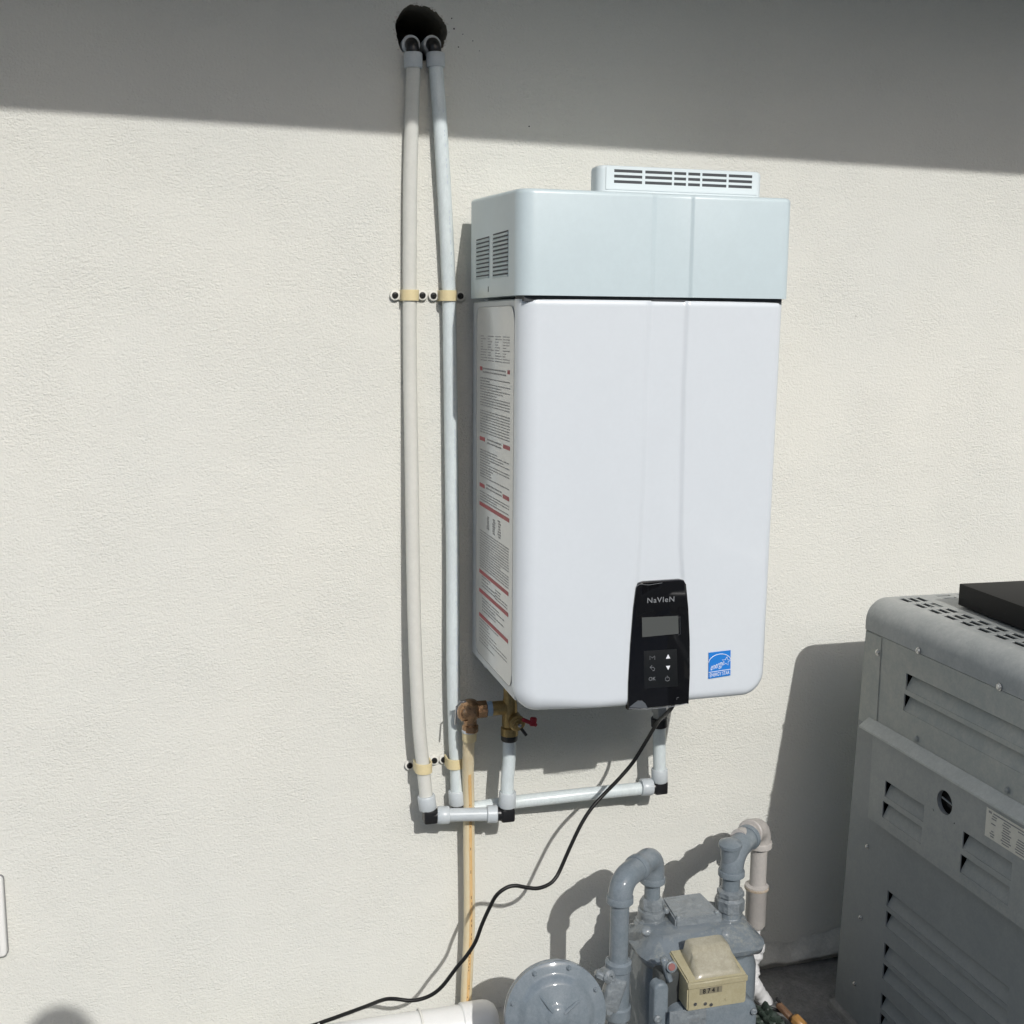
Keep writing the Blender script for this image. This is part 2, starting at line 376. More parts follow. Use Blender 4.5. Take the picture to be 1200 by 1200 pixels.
bm = new_bm(); prism(bm, [(-e-0.03, 0.15), (-e-0.03, 0.175), (3.0, 1.35), (3.0, 1.32), (-e+0.03, 0.162)], (-6, 6), ez); link('roof', bm, M_roof, house)

# ------------------------------------------------------------------ assumed neighbouring house, unseen behind the camera, added to block low sky light
nb = thing('assumed_house', 'tan assumed neighbouring house across the side yard, added to block low sky light', 'house', (0, -5.6, GZ))
M_nw = mat('tan_render', (0.45, 0.43, 0.38), 0.9, var=0.08, vscale=3, bump=0.4, bscale=90)
NW = [(-3.4, -2.2, -0.6, 0.6), (1.6, 2.8, -0.6, 0.6)]
bm = new_bm(); holed(bm, -11, 11, GZ-0.05, 1.75, NW, -5.85, -5.6, lambda u, v, h: Vector((u, h, v))); link('wall', bm, M_nw, nb)
for a, b, c, d in NW:
    bm = new_bm(); t_ = 0.05
    for q in (((a, -5.66, c), (b, -5.59, c+t_)), ((a, -5.66, d-t_), (b, -5.59, d)), ((a, -5.66, c+t_), (a+t_, -5.59, d-t_)), ((b-t_, -5.66, c+t_), (b, -5.59, d-t_)), (((a+b)/2-.02, -5.66, c+t_), ((a+b)/2+.02, -5.60, d-t_))): box(bm, q[0], q[1], 0.004, 1)
    wf = link('window', bm, M_fascia, nb)
    bm = new_bm(); box(bm, (a+t_, -5.645, c+t_), (b-t_, -5.64, d-t_)); link('pane', bm, mat('window_glass', (0.02, 0.025, 0.03), 0.05), wf)
bm = new_bm(); prism(bm, [(-5.2, 1.66), (-5.17, 1.66), (-5.17, 1.86), (-5.2, 1.86)], (-11.4, 11.4), lambda x: 0); link('fascia', bm, M_fascia, nb)
bm = new_bm(); prism(bm, [(-5.2, 1.68), (-5.595, 1.68), (-5.595, 1.70), (-5.2, 1.70)], (-11.4, 11.4), lambda x: 0); link('soffit', bm, M_fascia, nb)
bm = new_bm(); prism(bm, [(-5.12, 1.85), (-5.12, 1.88), (-10, 3.9), (-10, 3.87)], (-11.4, 11.4), lambda x: 0); link('roof', bm, M_roof, nb)

# ------------------------------------------------------------------ tankless water heater
W, D, ZB = 0.452, 0.355, -0.6725
heater = thing('water_heater', 'white wall mounted tankless water heater with black control panel and grey-white top cap', 'water heater', (W/2, 0, -0.33))
bm = new_bm(); box(bm, (0.003, -0.325, -0.655), (W-0.003, -0.028, -0.002), 0.002, 1); case = link('side_case', bm, M_case, heater)
bm = new_bm(); box(bm, (0.012, -0.330, -0.6595), (W-0.012, -0.034, -0.6555)); link('bottom_plate', bm, M_under, heater)
bm = new_bm(); box(bm, (0.03, -0.027, -0.69), (W-0.03, -0.0005, 0.07), 0.001, 1); link('mounting_bracket', bm, M_case, heater)
# front cover: height field with rounded rim and the recessed centre strip
def smooth(t): t = max(0, min(1, t)); return t*t*(3-2*t)
GL = [(0.0, 0.213), (-0.135, 0.2095), (-0.28, 0.2105), (-0.40, 0.208), (-0.47, 0.2045), (-0.70, 0.2)]
GR = [(0.0, 0.277), (-0.135, 0.276), (-0.28, 0.2785), (-0.40, 0.281), (-0.47, 0.288), (-0.70, 0.30)]
def li(T, z):
    for (a, x), (b, y) in zip(T, T[1:]):
        if z >= b: return x+(y-x)*(a-z)/(a-b)
    return T[-1][1]
RC, RF, ZT = 0.042, 0.030, -0.0025
def fy(x, z):
    d = min(x, W-x, z-ZB)
    cz = z-(ZB+RC)
    for cx in (RC, W-RC):
        dx = (cx-x) if cx < W/2 else (x-cx)
        if dx > 0 and cz < 0: d = min(d, RC-math.hypot(dx, cz))
    d = max(d, 0)
    rf = RF if min(x, W-x) < (z-ZB) else RF*0.75
    y = D; rf = RF+(0.016-RF)*max(smooth((x-0.3)/0.1), (1-smooth((z-ZB)/0.09))*smooth((x-0.03)/0.12))
    if d < rf: y -= 0.95*(rf-math.sqrt(max(0, rf*rf-(rf-d)**2)))
    top = smooth((ZT-z)/0.003); y -= 0.002*(1-top)
    gl, gr = li(GL, z), li(GR, z)
    g = smooth((x-gl+0.006)/0.012)*(1-smooth((x-gr+0.004)/0.008))
    y -= 0.0038*g
    y += 0.004*math.sin(math.pi*x/W)-0.004
    return -y
bm = new_bm()
zs = [ZT-0.0003*k*k for k in range(4)]
z = zs[-1]
while z > ZB+RC: z -= 0.007; zs.append(max(z, ZB+RC))
zs += [ZB+RC*(1-math.sin(math.pi/2*k/14)) for k in range(1, 15)]
zs = sorted(set(round(q, 6) for q in zs), reverse=True)
ts = [0.5*(1-math.cos(math.pi*k/200))*0.35+0.65*k/200 for k in range(201)]
rows = []
for z in zs:
    xi = 0.0
    if z < ZB+RC: dz = ZB+RC-z; xi = RC-math.sqrt(max(0, RC*RC-dz*dz))
    rows.append([bm.verts.new(((xi+(W-2*xi)*t)*(1-0.013*z/ZB), fy(xi+(W-2*xi)*t, z), z)) for t in ts])
for A, B in zip(rows, rows[1:]):
    for k in range(200): bm.faces.new((A[k], A[k+1], B[k+1], B[k]))
bnd = [e_ for e_ in bm.edges if e_.is_boundary]
ex = bmesh.ops.extrude_edge_only(bm, edges=bnd)
for v in ex['geom']:
    if isinstance(v, bmesh.types.BMVert): v.co.y = -0.318
cover = link('front_cover', bm, M_white, heater, 50)
# dark strip standing for the shade in the gap between cap and cover
bm = new_bm(); box(bm, (0.006, -0.350, -0.006), (W-0.006, -0.30, 0.007)); link('gap_shade', bm, M_gap, heater)
# top cap
bm = new_bm(); g0, g1 = 0.215, 0.28; c0, c1 = -0.006, W+0.0045; yf = -(D+0.0045); rc = 0.03; rq = 0.018
pl = [(c0, -0.05)]
pl += [(c0, yf+rc)]+[(c0+rc-rc*math.cos(a*math.pi/16), yf+rc-rc*math.sin(a*math.pi/16)) for a in range(1, 9)]
def gro(x0, depth, wd, sgn): return [(x0-wd/2+wd*k/6, yf+depth*smooth(k/6 if sgn > 0 else 1-k/6)) for k in range(7)]
pl += gro(g0, 0.004, 0.012, 1)+gro(g1, 0.004, 0.008, -1)
pl += [(c1-rq+rq*math.sin(a*math.pi/16), yf+rq-rq*math.cos(a*math.pi/16)) for a in range(0, 9)]+[(c1, -0.05)]
slab(bm, pl, 0.0030, 0.163, 0.007, lambda u, v, h: Vector((u, v, h+(0.012*(v-yf)/0.3 if h > 0.1 else 0))), 4)
cap = link('top_cap', bm, M_cap, heater, 40)
# side vents: pressed slots with slats
def side_slots(u0, u1, n, z0, z1):
    for k in range(n):
        zc = z0+(z1-z0)*k/(n-1)
        bm = new_bm(); box(bm, (c0-0.0006, u0, zc-0.0011), (c0+0.001, u1, zc+0.0011)); link('vent_slot', bm, M_gap, heater)
        bm = new_bm(); a = [bm.verts.new(q) for q in ((c0-0.0004, u0, zc-0.0012), (c0-0.0004, u1, zc-0.0012), (c0-0.0026, u1, zc-0.0030), (c0-0.0026, u0, zc-0.0030), (c0-0.0004, u0, zc-0.0052), (c0-0.0004, u1, zc-0.0052))]
        bm.faces.new((a[0], a[1], a[2], a[3])); bm.faces.new((a[3], a[2], a[5], a[4])); bm.faces.new((a[0], a[3], a[4])); bm.faces.new((a[1], a[5], a[2]))
        link('vent_slat', bm, M_cap, heater)
side_slots(-0.178, -0.090, 10, 0.102, 0.040); side_slots(-0.298, -0.205, 11, 0.1035, 0.038)
bm = new_bm(); box(bm, (c0-0.0006, -0.1745, 0.012), (c0+0.001, -0.1725, 0.021)); link('cap_notch', bm, M_gap, heater)
# vent hood on top
hx0, hx1, hy = P(702, 200, .27).x, 0.446, -0.27
hood = bm = new_bm(); r = 0.017
pl = [(hx0, -0.232), (hx0, hy+r)]+[(hx0+r-r*math.cos(a*math.pi/12), hy+r-r*math.sin(a*math.pi/12)) for a in range(1, 7)] + \
     [(hx1-r+r*math.sin(a*math.pi/12), hy+r-r*math.cos(a*math.pi/12)) for a in range(0, 7)]+[(hx1, -0.232)]
def hoodpt(u, v, h): return Vector((u, v, h))
slab(bm, pl, 0.15, 0.2145, 0.006, hoodpt, 4)
M_hood = mat('hood_white_enamel', (0.66, 0.73, 0.75), 0.35, coat=.15)
hood = link('vent_hood', bm, M_hood, heater)
cs = [(720, 753), (756.5, 788), (790.5, 804.5), (807, 821), (823.5, 852), (854.5, 882)]
bm = new_bm(); hol = []
for a, b in cs:
    xa, xb = P(a, 204, 0.272).x, P(b, 206, 0.272).x
    for zc in (0.2055, 0.1970, 0.1885): hol.append((xa, xb, zc-0.0023, zc+0.0023))
holed(bm, hx0+0.012, hx1-0.012, 0.176, 0.2122, hol, 0.2704, 0.2709, lambda u, v, h: Vector((u, -h, v)))
link('vent_grille', bm, M_hood, hood, 30)
bm = new_bm(); box(bm, (hx0+0.02, -0.27035, 0.180), (hx1-0.02, -0.2701, 0.2115)); link('slot_shade', bm, M_gap, hood)  # dark sheet gives the slots the shade of the hood's inside
# front: black control panel
def Fp(px, py, d=0.356): q = P(px, py, d); return (q.x, q.z)
out = [(735.5, 832), (736, 800), (738.5, 755), (742, 712), (745, 690), (748, 683.5), (754, 681.5), (796, 678.8), (801, 679.8), (803.8, 684.5), (806.5, 712), (808.2, 750), (808.3, 790), (806.8, 824.5)]
pl = [Fp(*q) for q in out][::-1]
bm = new_bm(); slab(bm, pl, -0.346, -0.3585, 0.0022, lambda u, v, h: Vector((u, h, v)), 3)
panel = link('control_panel', bm, M_gloss, heater)
F2 = lambda q, d: (P(q[0], q[1], 0.3585).x, -d, P(q[0], q[1], 0.3585).z)
def prect(qs, d0, d1, name, m, par, bev=0.0):
    bm = new_bm(); pl = [(F2(q, 0)[0], F2(q, 0)[2]) for q in qs]
    slab(bm, pl, -d0, -d1, bev, lambda u, v, h: Vector((u, h, v)), 2); return link(name, bm, m, par)
disp = prect([(750.5, 722), (796.5, 720), (797, 743.5), (751, 748.5)], 0.3583, 0.3592, 'display_frame', M_gloss, panel, 0.0004)
prect([(752, 723.5), (794.5, 721.5), (795, 742.5), (752.5, 746.5)], 0.3588, 0.3595, 'display', M_lcd, disp)
bm = new_bm(); tube(bm, [F2((796.5, 722), 0.3594), F2((797, 743), 0.3594), F2((794, 744), 0.3594)], 0.0005, 6); link('display_edge_glint', bm, M_steel, disp)
kp = prect([(754.5, 763), (793, 760.5), (794.5, 804), (754.8, 807)], 0.3583, 0.3590, 'keypad', M_key, panel, 0.0004)
def lab(s, px, py, size, m, par, d, name, **k):
    c = P(px, py, 0.3585); ang = R(-1.0)
    return link(name, text_bm(s, size, lambda u, v: Vector((c.x+u, -d, c.z+v)), **k), m, par)
lab('NaVIeN', 774.3, 703, 0.0125, M_print, panel, 0.3592, 'brand_lettering', spacing=1.12, bold=0.00015, sx=1.1)
lab('OK', 764, 795.5, 0.0088, M_print, kp, 0.3594, 'key_symbol')
def lines(px_pts, r, name, m, par, d=0.3594, closed=False):
    bm = new_bm(); pts = [Vector(F2(q, d)) for q in px_pts]
    tube(bm, pts+([pts[0]] if closed else []), r, 5); return link(name, bm, m, par)
lines([(761.5, 773), (761.3, 768.5), (764.2, 771), (767, 768.3), (767.1, 773)], 0.00045, 'key_symbol', M_print, kp)
lines([(764, 779.5), (761.5, 782), (764, 784.5)], 0.00045, 'key_symbol', M_print, kp)
lines([(761.5, 782), (765.5, 781.8), (767, 783.5), (766.3, 785.6), (764.5, 785.8)], 0.00045, 'key_symbol', M_print, kp)
prect([(780.2, 771.8), (782.8, 766.5), (785.2, 771.4)], 0.3588, 0.3593, 'key_symbol', M_wprint, kp)
prect([(780.2, 780.3), (785.2, 780.0), (782.8, 785.0)], 0.3588, 0.3593, 'key_symbol', M_wprint, kp)
lines([(780.9, 793.2), (779.4, 794.8), (779.6, 797), (781.8, 798), (784, 797), (784.2, 794.8), (782.8, 793)], 0.00045, 'key_symbol', M_print, kp)
lines([(781.8, 791.8), (781.8, 794.5)], 0.00045, 'key_symbol', M_print, kp)
# small clear triangle of lifted film at the panel's lower edge, and film edge glints drawn as pale lines
prect([(737, 828.8), (743, 824), (747.5, 821), (752, 820.8), (756, 824), (759, 830)], 0.3587, 0.3593, 'lifted_film', mat('film', (0.10, 0.11, 0.12), 0.25, coat=0.5), panel)
lines([(745.5, 687), (750, 684.5), (760, 685.5), (776, 683)], 0.00035, 'film_glint', M_print, panel, 0.3588)
lines([(745, 724), (754, 718.5), (766, 715.5)], 0.00022, 'film_crease', M_screwd, panel, 0.3588)
lines([(737, 830.5), (760, 831), (785, 828.5), (805, 824.2)], 0.0006, 'film_glint', M_print, panel, 0.3588)
lines([(793, 820), (793.2, 817.5), (795.3, 817.2)], 0.0003, 'film_crease', M_print, panel, 0.3588)
# blue efficiency sticker
sc = [(831.5, 765.5), (857.3, 762.5), (857.0, 792), (831.2, 796.2)]
def S2(u, v, d): # u, v in 0..1 across the sticker
    a = [Vector(F2(q, d)) for q in sc]; return a[3].lerp(a[2], u).lerp(a[0].lerp(a[1], u), v)
bm = new_bm(); slab(bm, [(0, 0), (1, 0), (1, 1), (0, 1)], 0, 1, 0, lambda u, v, h: S2(0.5+(u-.5)*1.0, v, 0.3546+0.0006*h)); st = link('rating_sticker', bm, M_blue, heater)
def sline(pts, r, name): bm = new_bm(); tube(bm, [S2(u, v, 0.3553) for u, v in pts], r, 5); link(name, bm, M_wprint, st)
sline([(0.0, 0.62)]+[(0.5-0.52*math.cos(a), 0.56+0.34*math.sin(a)) for a in [0.25+2.64*k/12 for k in range(13)]], 0.0006, 'white_arc')
sline([(0.0, 0.245), (1.0, 0.245)], 0.0005, 'white_rule')
q = [(0.0, 0), (1, 0), (1, 1), (0, 1)]
link('sticker_lettering', text_bm('energy', 0.34, lambda u, v: S2(0.36+u, 0.47+v+u*0.22, 0.3554), shear=0.35, spacing=1.0, sx=0.62), M_wprint, st)
link('sticker_lettering', text_bm('ENERGY STAR', 0.2, lambda u, v: S2(0.5+u, 0.12+v, 0.3554), spacing=1.02, sx=0.70), M_wprint, st)
star = []
for k in range(11): a = math.pi/2-0.15+k*math.pi/5; r_ = (0.21, 0.09)[k % 2]; star.append((0.80+r_*math.cos(a), 0.58+r_*0.85*math.sin(a)))
sline(star, 0.00045, 'star_outline')
# instruction label on the side
LX = 0.0022
bm = new_bm(); slab(bm, rrect(0.062, 0.310, -0.640, -0.012, 0.022), 0, 0.0006, 0, lambda u, v, h: Vector((LX-h, -u, v)))
label = link('instruction_label', bm, M_label, heater)
bm = new_bm(); tube(bm, [Vector((LX-0.0006, -u, v)) for u, v in rrect(0.0625, 0.3095, -0.6395, -0.0125, 0.022)]+[Vector((LX-0.0006, -0.3095, -0.34+0.02))]*0, 0.0006, 5, False)
link('label_border', bm, mat('label_border_ink', (0.40, 0.40, 0.39), 0.5), label)
bm = new_bm()
def dash(u0, u1, z, h): box(bm, (LX-0.0009, -u1, z-h/2), (LX-0.0004, -u0, z+h/2))
def para(u0, u1, z0, z1, pitch, fill=0.85, h=0.0021):
    z = z0
    while z > z1:
        u = u0; end = u1 if random.random() < fill else u0+(u1-u0)*random.uniform(.3, .9)
        while u < end:
            l_ = random.uniform(0.006, 0.022); dash(u, min(u+l_, end), z, h*random.uniform(.7, 1)); u += l_+random.uniform(.002, .004)
        z -= pitch
    return
for k in range(4): para(0.092+k*0.05, 0.092+k*0.05+0.042, -0.062, -0.105, 0.0046, 0.5, 0.0018)
para(0.108, 0.262, -0.118, -0.127, 0.006, 1, 0.003)
para(0.09, 0.287, -0.135, -0.185, 0.0047); para(0.09, 0.287, -0.192, -0.232, 0.0047)
para(0.14, 0.235, -0.240, -0.252, 0.006, 1, 0.003)
para(0.09, 0.287, -0.262, -0.313, 0.0047, 0.7)
para(0.135, 0.24, -0.320, -0.331, 0.006, 1, 0.003)
para(0.09, 0.287, -0.337, -0.352, 0.0047)
para(0.09, 0.287, -0.408, -0.474, 0.0047); para(0.105, 0.20, -0.49, -0.512, 0.006, 0.5); para(0.20, 0.28, -0.495, -0.512, 0.005, 0.5)
para(0.11, 0.26, -0.53, -0.556, 0.0055, 0.5); para(0.09, 0.28, -0.572, -0.618, 0.006, 0.45, 0.0016)
for c, s in (((0.150, -0.385), 0.012), ((0.190, -0.385), 0.014), ((0.226, -0.383), 0.016)):
    for k in range(7): dash(c[0]-s*random.uniform(.2, .9), c[0]+s*random.uniform(.2, .8), c[1]+s*(k/3.5-1), 0.0026)
tx = link('label_text', bm, M_ink, label); tx['kind'] = 'stuff'
for u0, u1, z in ((0.088, 0.104, -0.1185), (0.272, 0.286, -0.118), (0.088, 0.124, -0.242), (0.248, 0.290, -0.241), (0.088, 0.124, -0.3255), (0.248, 0.287, -0.3245), (0.088, 0.289, -0.3595), (0.088, 0.287, -0.4835), (0.088, 0.287, -0.519), (0.088, 0.287, -0.5645)):
    bm = new_bm(); box(bm, (LX-0.0010, -u1, z-0.0034), (LX-0.0005, -u0, z+0.0034)); link('red_bar', bm, M_red, label)
# fittings under the heater: cable gland
gp = P(791, 833, 0.30)
bm = new_bm(); lathe(bm, (gp.x, -0.300, -0.657), (0, 0, -1), [(0.011, 0), (0.011, 0.012), (0.013, 0.013), (0.013, 0.021), (0.006, 0.027)], 12); link('cable_gland', bm, M_black, heater)
bm = new_bm(); box(bm, (0.292, -0.3515, -0.676), (0.302, -0.335, -0.664), 0.001, 1); link('panel_foot', bm, M_black, heater)

# ------------------------------------------------------------------ PEX water lines
PR = 0.0126
def collar(name, a, b, r, m, par):
    bm = new_bm(); a, b = Vector(a), Vector(b); L = (b-a).length
    lathe(bm, a, b-a, [(r*0.93, 0), (r, L*0.07), (r, L*0.93), (r*0.93, L)], 24); return link(name, bm, m, par)
def elbow(name, a, c, b, r, m, par, rad=None, seg=16, rim=None):
    """bend from a through corner c to b"""
    a, b, c = Vector(a), Vector(b), Vector(c); u, v = (a-c).normalized(), (b-c).normalized()
    R_ = rad or r*1.25; R_ = min(R_, (a-c).length*0.98, (b-c).length*0.98)
    p0, p1 = c+u*R_, c+v*R_; pts = [a]
    for k in range(9):
        t = k/8; pts.append(p0*(1-t)**2+c*2*t*(1-t)+p1*t*t)
    pts.append(b); bm = new_bm(); tube(bm, pts, r, seg)
    if rim:
        for q, d in ((a, u), (b, v)): lathe(bm, q-d*0.001-d*rim[1], d, [(rim[0]*.96, 0), (rim[0], rim[1]*.15), (rim[0], rim[1]*.9), (rim[0]*.94, rim[1])], 24)
    return link(name, bm, m, par)

left = thing('water_pipe', 'warm white left water pipe dropping from wall hole and looping to the brass valve', 'pipe', P(482, 560, 0.02), 'plastic water pipes on the wall')
lp = [P(484.5, 76, .016), P(482.5, 140, .015), P(480.5, 230, .015), P(480, 345, .015), P(480.7, 450, .018), P(482.5, 560, .028), P(484, 660, .036), P(486.5, 760, .046), P(491, 850, .052), P(496, 900, .052), P(500.5, 945, .055)]
bm = new_bm(); tube(bm, crom(lp, 6), PR, 24); link('tube', bm, M_pexw, left)
collar('sleeve', P(484, 62, .016), P(484.4, 80, .016), 0.0163, M_ring, left)
tp, bc = P(484, 66, .016), P(483.5, 50, .018)
elbow('elbow_fitting', tp, bc, bc+Vector((0, .09, 0)), 0.0115, M_black, left)
collar('sleeve', bc+Vector((0, .012, 0.0)), bc+Vector((0, .040, 0)), 0.0163, M_ring, left)
bm = new_bm(); tube(bm, [bc+Vector((0, .02, 0)), bc+Vector((0, .18, 0))], PR, 20); link('tube_in_wall', bm, M_pexw, left)
# lower part of the left line
e1, e2 = P(504, 955.5, .058), P(594, 953.5, .082)
collar('sleeve', P(499.3, 932, .055), P(501.5, 948, .055), 0.0168, M_ring, left)
elbow('elbow_fitting', P(502, 944, .055), e1, e1.lerp(e2, 0.2), 0.0132, M_black, left, rad=0.003)
collar('sleeve', e1.lerp(e2, .095), e1.lerp(e2, .25), 0.0168, M_ring, left)
bm = new_bm(); tube(bm, [e1.lerp(e2, .11), e1.lerp(e2, .5), e1.lerp(e2, .88)], PR, 24); link('tube', bm, M_ring, left)
collar('sleeve', e1.lerp(e2, .74), e1.lerp(e2, .875), 0.0168, M_ring, left)
vt_ = P(597, 860, .085)
elbow('elbow_fitting', e1.lerp(e2, .85), e2, e2.lerp(vt_, 0.2), 0.0134, M_black, left, rad=0.003)
collar('sleeve', e2.lerp(vt_, .09), e2.lerp(vt_, .28), 0.0163, M_ring, left)
bm = new_bm(); tube(bm, crom([e2.lerp(vt_, .15), P(594.5, 915, .083), P(596.5, 890, .084), e2.lerp(vt_, .98)], 5), PR*1.0, 24); link('tube', bm, M_pexb, left)
collar('clamp_ring', e2.lerp(vt_, .92), e2.lerp(vt_, 1.05), 0.0158, M_black, left)

right = thing('water_pipe', 'bluish white water pipe beside the heater, running below it to the right inlet', 'pipe', P(527, 560, 0.02), 'plastic water pipes on the wall')
rp = [P(510.5, 76, .016), P(514, 120, .02), P(518, 180, .024), P(522.5, 260, .022), P(526, 345, .019), P(527.5, 430, .020), P(529, 540, .022), P(530.5, 660, .026), P(531, 780, .03), P(533, 860, .03), P(534.8, 900, .03), P(536, 942, .03)]
bm = new_bm(); tube(bm, crom(rp, 6), PR, 24); link('tube', bm, M_pexb, right)
bm = new_bm(); rq_ = crom(rp, 12)
for i in range(14, len(rq_)-14):
    if random.random() < .55:
        a_ = rq_[i].lerp(rq_[i+1], .1); b_q = rq_[i].lerp(rq_[i+1], random.uniform(.5, .9)); o_ = Vector((.0035, -.0096, 0)); tube(bm, [a_+o_, b_q+o_], 0.0028, 6)
pt_ = link('tube_print', bm, mat('pale_print', (0.50, 0.56, 0.62), .4), right); pt_['kind'] = 'stuff'
collar('sleeve', P(510.3, 62, .016), P(510.6, 79, .016), 0.0163, M_ring, right)
tp, bc = P(510.5, 66, .016), P(508.5, 50, .020)
elbow('elbow_fitting', tp, bc, bc+Vector((0, .09, 0)), 0.0115, M_black, right)
collar('sleeve', bc+Vector((0, .014, 0)), bc+Vector((0, .042, 0)), 0.0163, M_ring, right)
bm = new_bm(); tube(bm, [bc+Vector((0, .02, 0)), bc+Vector((0, .18, 0))], PR, 20); link('tube_in_wall', bm, M_pexb, right)
collar('sleeve', P(535, 926, .03), P(536.2, 942, .03), 0.0163, M_ring, right)
e3, e4 = P(537, 949, .03), P(773, 921.5, .066)
elbow('elbow_fitting', P(536, 940, .03), e3, e3.lerp(e4, .1), 0.0132, M_black, right, rad=0.003)
mid = [e3.lerp(e4, .06), P(602, 940, .045), P(650, 934.5, .056), P(700, 929, .061), e3.lerp(e4, .95)]
bm = new_bm(); tube(bm, crom(mid, 6), PR, 24); link('tube', bm, M_pexb, right)
collar('sleeve', P(751, 922.5, .065), P(764, 921.8, .066), 0.0168, M_ring, right)
vt2 = P(772.5, 846, .07)
elbow('elbow_fitting', e3.lerp(e4, .96), e4, e4.lerp(vt2, .22), 0.0134, M_black, right, rad=0.003)
collar('sleeve', e4.lerp(vt2, .08), e4.lerp(vt2, .28), 0.0163, M_ring, right)
bm = new_bm(); tube(bm, [e4.lerp(vt2, .1), e4.lerp(vt2, .5), e4.lerp(vt2, .99)], PR, 24); link('tube', bm, M_pexb, right)
collar('clamp_ring', e4.lerp(vt2, .93), e4.lerp(vt2, 1.07), 0.0162, M_black, right)
bm = new_bm(); lathe(bm, vt2, (0, 0, 1), [(0.013, 0), (0.013, 0.02), (0.0165, 0.021), (0.0165, 0.035), (0.012, 0.036), (0.012, 0.19)], 6); link('inlet_nipple', bm, M_under, right)

for par_, c_, sx_, sz_ in ((left, e1, 1, 1), (left, e2, -1, 1), (right, e4, -1, 1)):
    bm = new_bm(); box(bm, (c_.x-.0135, c_.y-.0135, c_.z-.0135), (c_.x+.0135, c_.y+.0135, c_.z+.0135), 0.0045, 2); link('elbow_corner', bm, M_black, par_)

# ------------------------------------------------------------------ pipe clamps
def clamp(cx, cy, d, wpx, screws, label, tilt=0.0):
    c = P(cx, cy, d); t = thing('pipe_clamp', label, 'pipe clamp', (c.x, 0, c.z), 'cream pipe clamps on the wall')
    bm = new_bm(); rI, rO, hh = PR+0.0006, PR+0.0034, 0.0095; n = 18
    d_ = d; prof = [(-rO, 0.0)]
    yb0 = max(0.001, d-0.022); ed = 0.007
    outer = [(-rO, yb0)]+[(-rO*math.cos(a), d_+rO*math.sin(a)) for a in [math.pi*k/n for k in range(n+1)]]+[(rO, yb0)]
    inn = [(rI, yb0)]+[(rI*math.cos(a), d_+rI*math.sin(a)) for a in [math.pi*k/n for k in range(n+1)]]+[(-rI, yb0)]
    poly = outer+inn
    va = [bm.verts.new((c.x+x, -y, c.z-hh)) for x, y in poly]; vb = [bm.verts.new((c.x+x, -y, c.z+hh)) for x, y in poly]; m_ = len(poly)
    for k in range(m_): bm.faces.new((va[k], va[(k+1) % m_], vb[(k+1) % m_], vb[k]))
    for k in range(len(outer)-1):
        a0, a1, b0, b1 = k, k+1, m_-2-k, m_-1-k
        bm.faces.new((va[a0], va[b1], va[b0], va[a1])); bm.faces.new((vb[a0], vb[a1], vb[b0], vb[b1]))
    link('strap', bm, M_strap, t, 40)
    for sx_, sy_ in screws:
        q = P(sx_, sy_, ed); s = 1 if q.x > c.x else -1
        bm = new_bm(); x0, x1 = c.x+s*(rO-0.001), q.x
        pl = [(min(x0, x1), q.z-0.0075), (max(x0, x1), q.z-0.0075), (max(x0, x1), q.z+0.0075), (min(x0, x1), q.z+0.0075)]
        if (abs(x1-x0) > 0.002): slab(bm, pl, -0.0008-ed+.006, -0.0048-ed+.006, 0, lambda u, v, h: Vector((u, h, v)))
        lathe(bm, (q.x, -0.0008-ed+.006, q.z), (0, -1, 0), [(0.0092, 0), (0.0092, 0.005), (0.0085, 0.006), (0.0062, 0.0062)], 20)
        ear = link('ear', bm, M_wclip, t)
        bm = new_bm(); lathe(bm, (q.x, 0.004, q.z), (0, -1, 0), [(0.0024, 0), (0.0024, ed+0.002), (0.0058, ed+.0021), (0.0058, ed+0.0065), (0.0048, ed+0.0082), (0.002, ed+0.0086), (0.0018, ed+0.0070), (0, ed+0.0070)], 16); link('screw', bm, M_screwd, ear)
clamp(480.5, 346, .015, 20, [(463, 346), (495, 346)], 'cream pipe clamp holding the left water pipe high on the wall')
clamp(525, 346.5, .019, 20, [(508, 346.5), (539.5, 347)], 'cream pipe clamp on the right water pipe next to the heater top cap, upper right')
clamp(496.5, 899, .052, 18, [(480, 897), (509, 891)], 'cream pipe clamp low on the left water pipe above its grey sleeve')
clamp(533, 893.5, .03, 16, [(520, 890), (551, 889)], 'cream pipe clamp low on the right water pipe, partly behind the yellow drain pipe')

# ------------------------------------------------------------------ brass valve set
valve = thing('service_valve', 'brass service valve with copper relief valve and red handle under the heater corner', 'valve', P(600, 835, .085))
vb_ = P(597, 862, .085)
bm = new_bm(); lathe(bm, vb_, (0, 0, 1), [(0.0135, 0), (0.0165, 0.002), (0.0165, 0.016), (0.013, 0.018), (0.0145, 0.021), (0.0145, 0.06), (0.012, 0.075), (0.012, 0.10), (0.016, 0.105), (0.016, 0.125), (0.012, 0.127), (0.012, 0.22)], 20); body = link('valve_body', bm, M_brass, valve)
fc = P(604, 844, .10)
bm = new_bm(); lathe(bm, fc+Vector((0, .018, 0)), (0.05, -1, -.12), [(0.014, 0), (0.014, 0.02), (0.0155, 0.022), (0.0155, 0.028), (0.012, 0.030), (0.012, 0.033), (0.007, 0.034), (0.007, 0.038), (0.0, 0.038)], 24); link('valve_port', bm, M_brass, valve)
bm = new_bm(); lathe(bm, fc+Vector((0.002, -.018, -0.003)), (0, -1, 0), [(0.0035, 0), (0.0035, 0.006), (0, 0.007)], 12); link('handle_screw', bm, M_steel, valve)
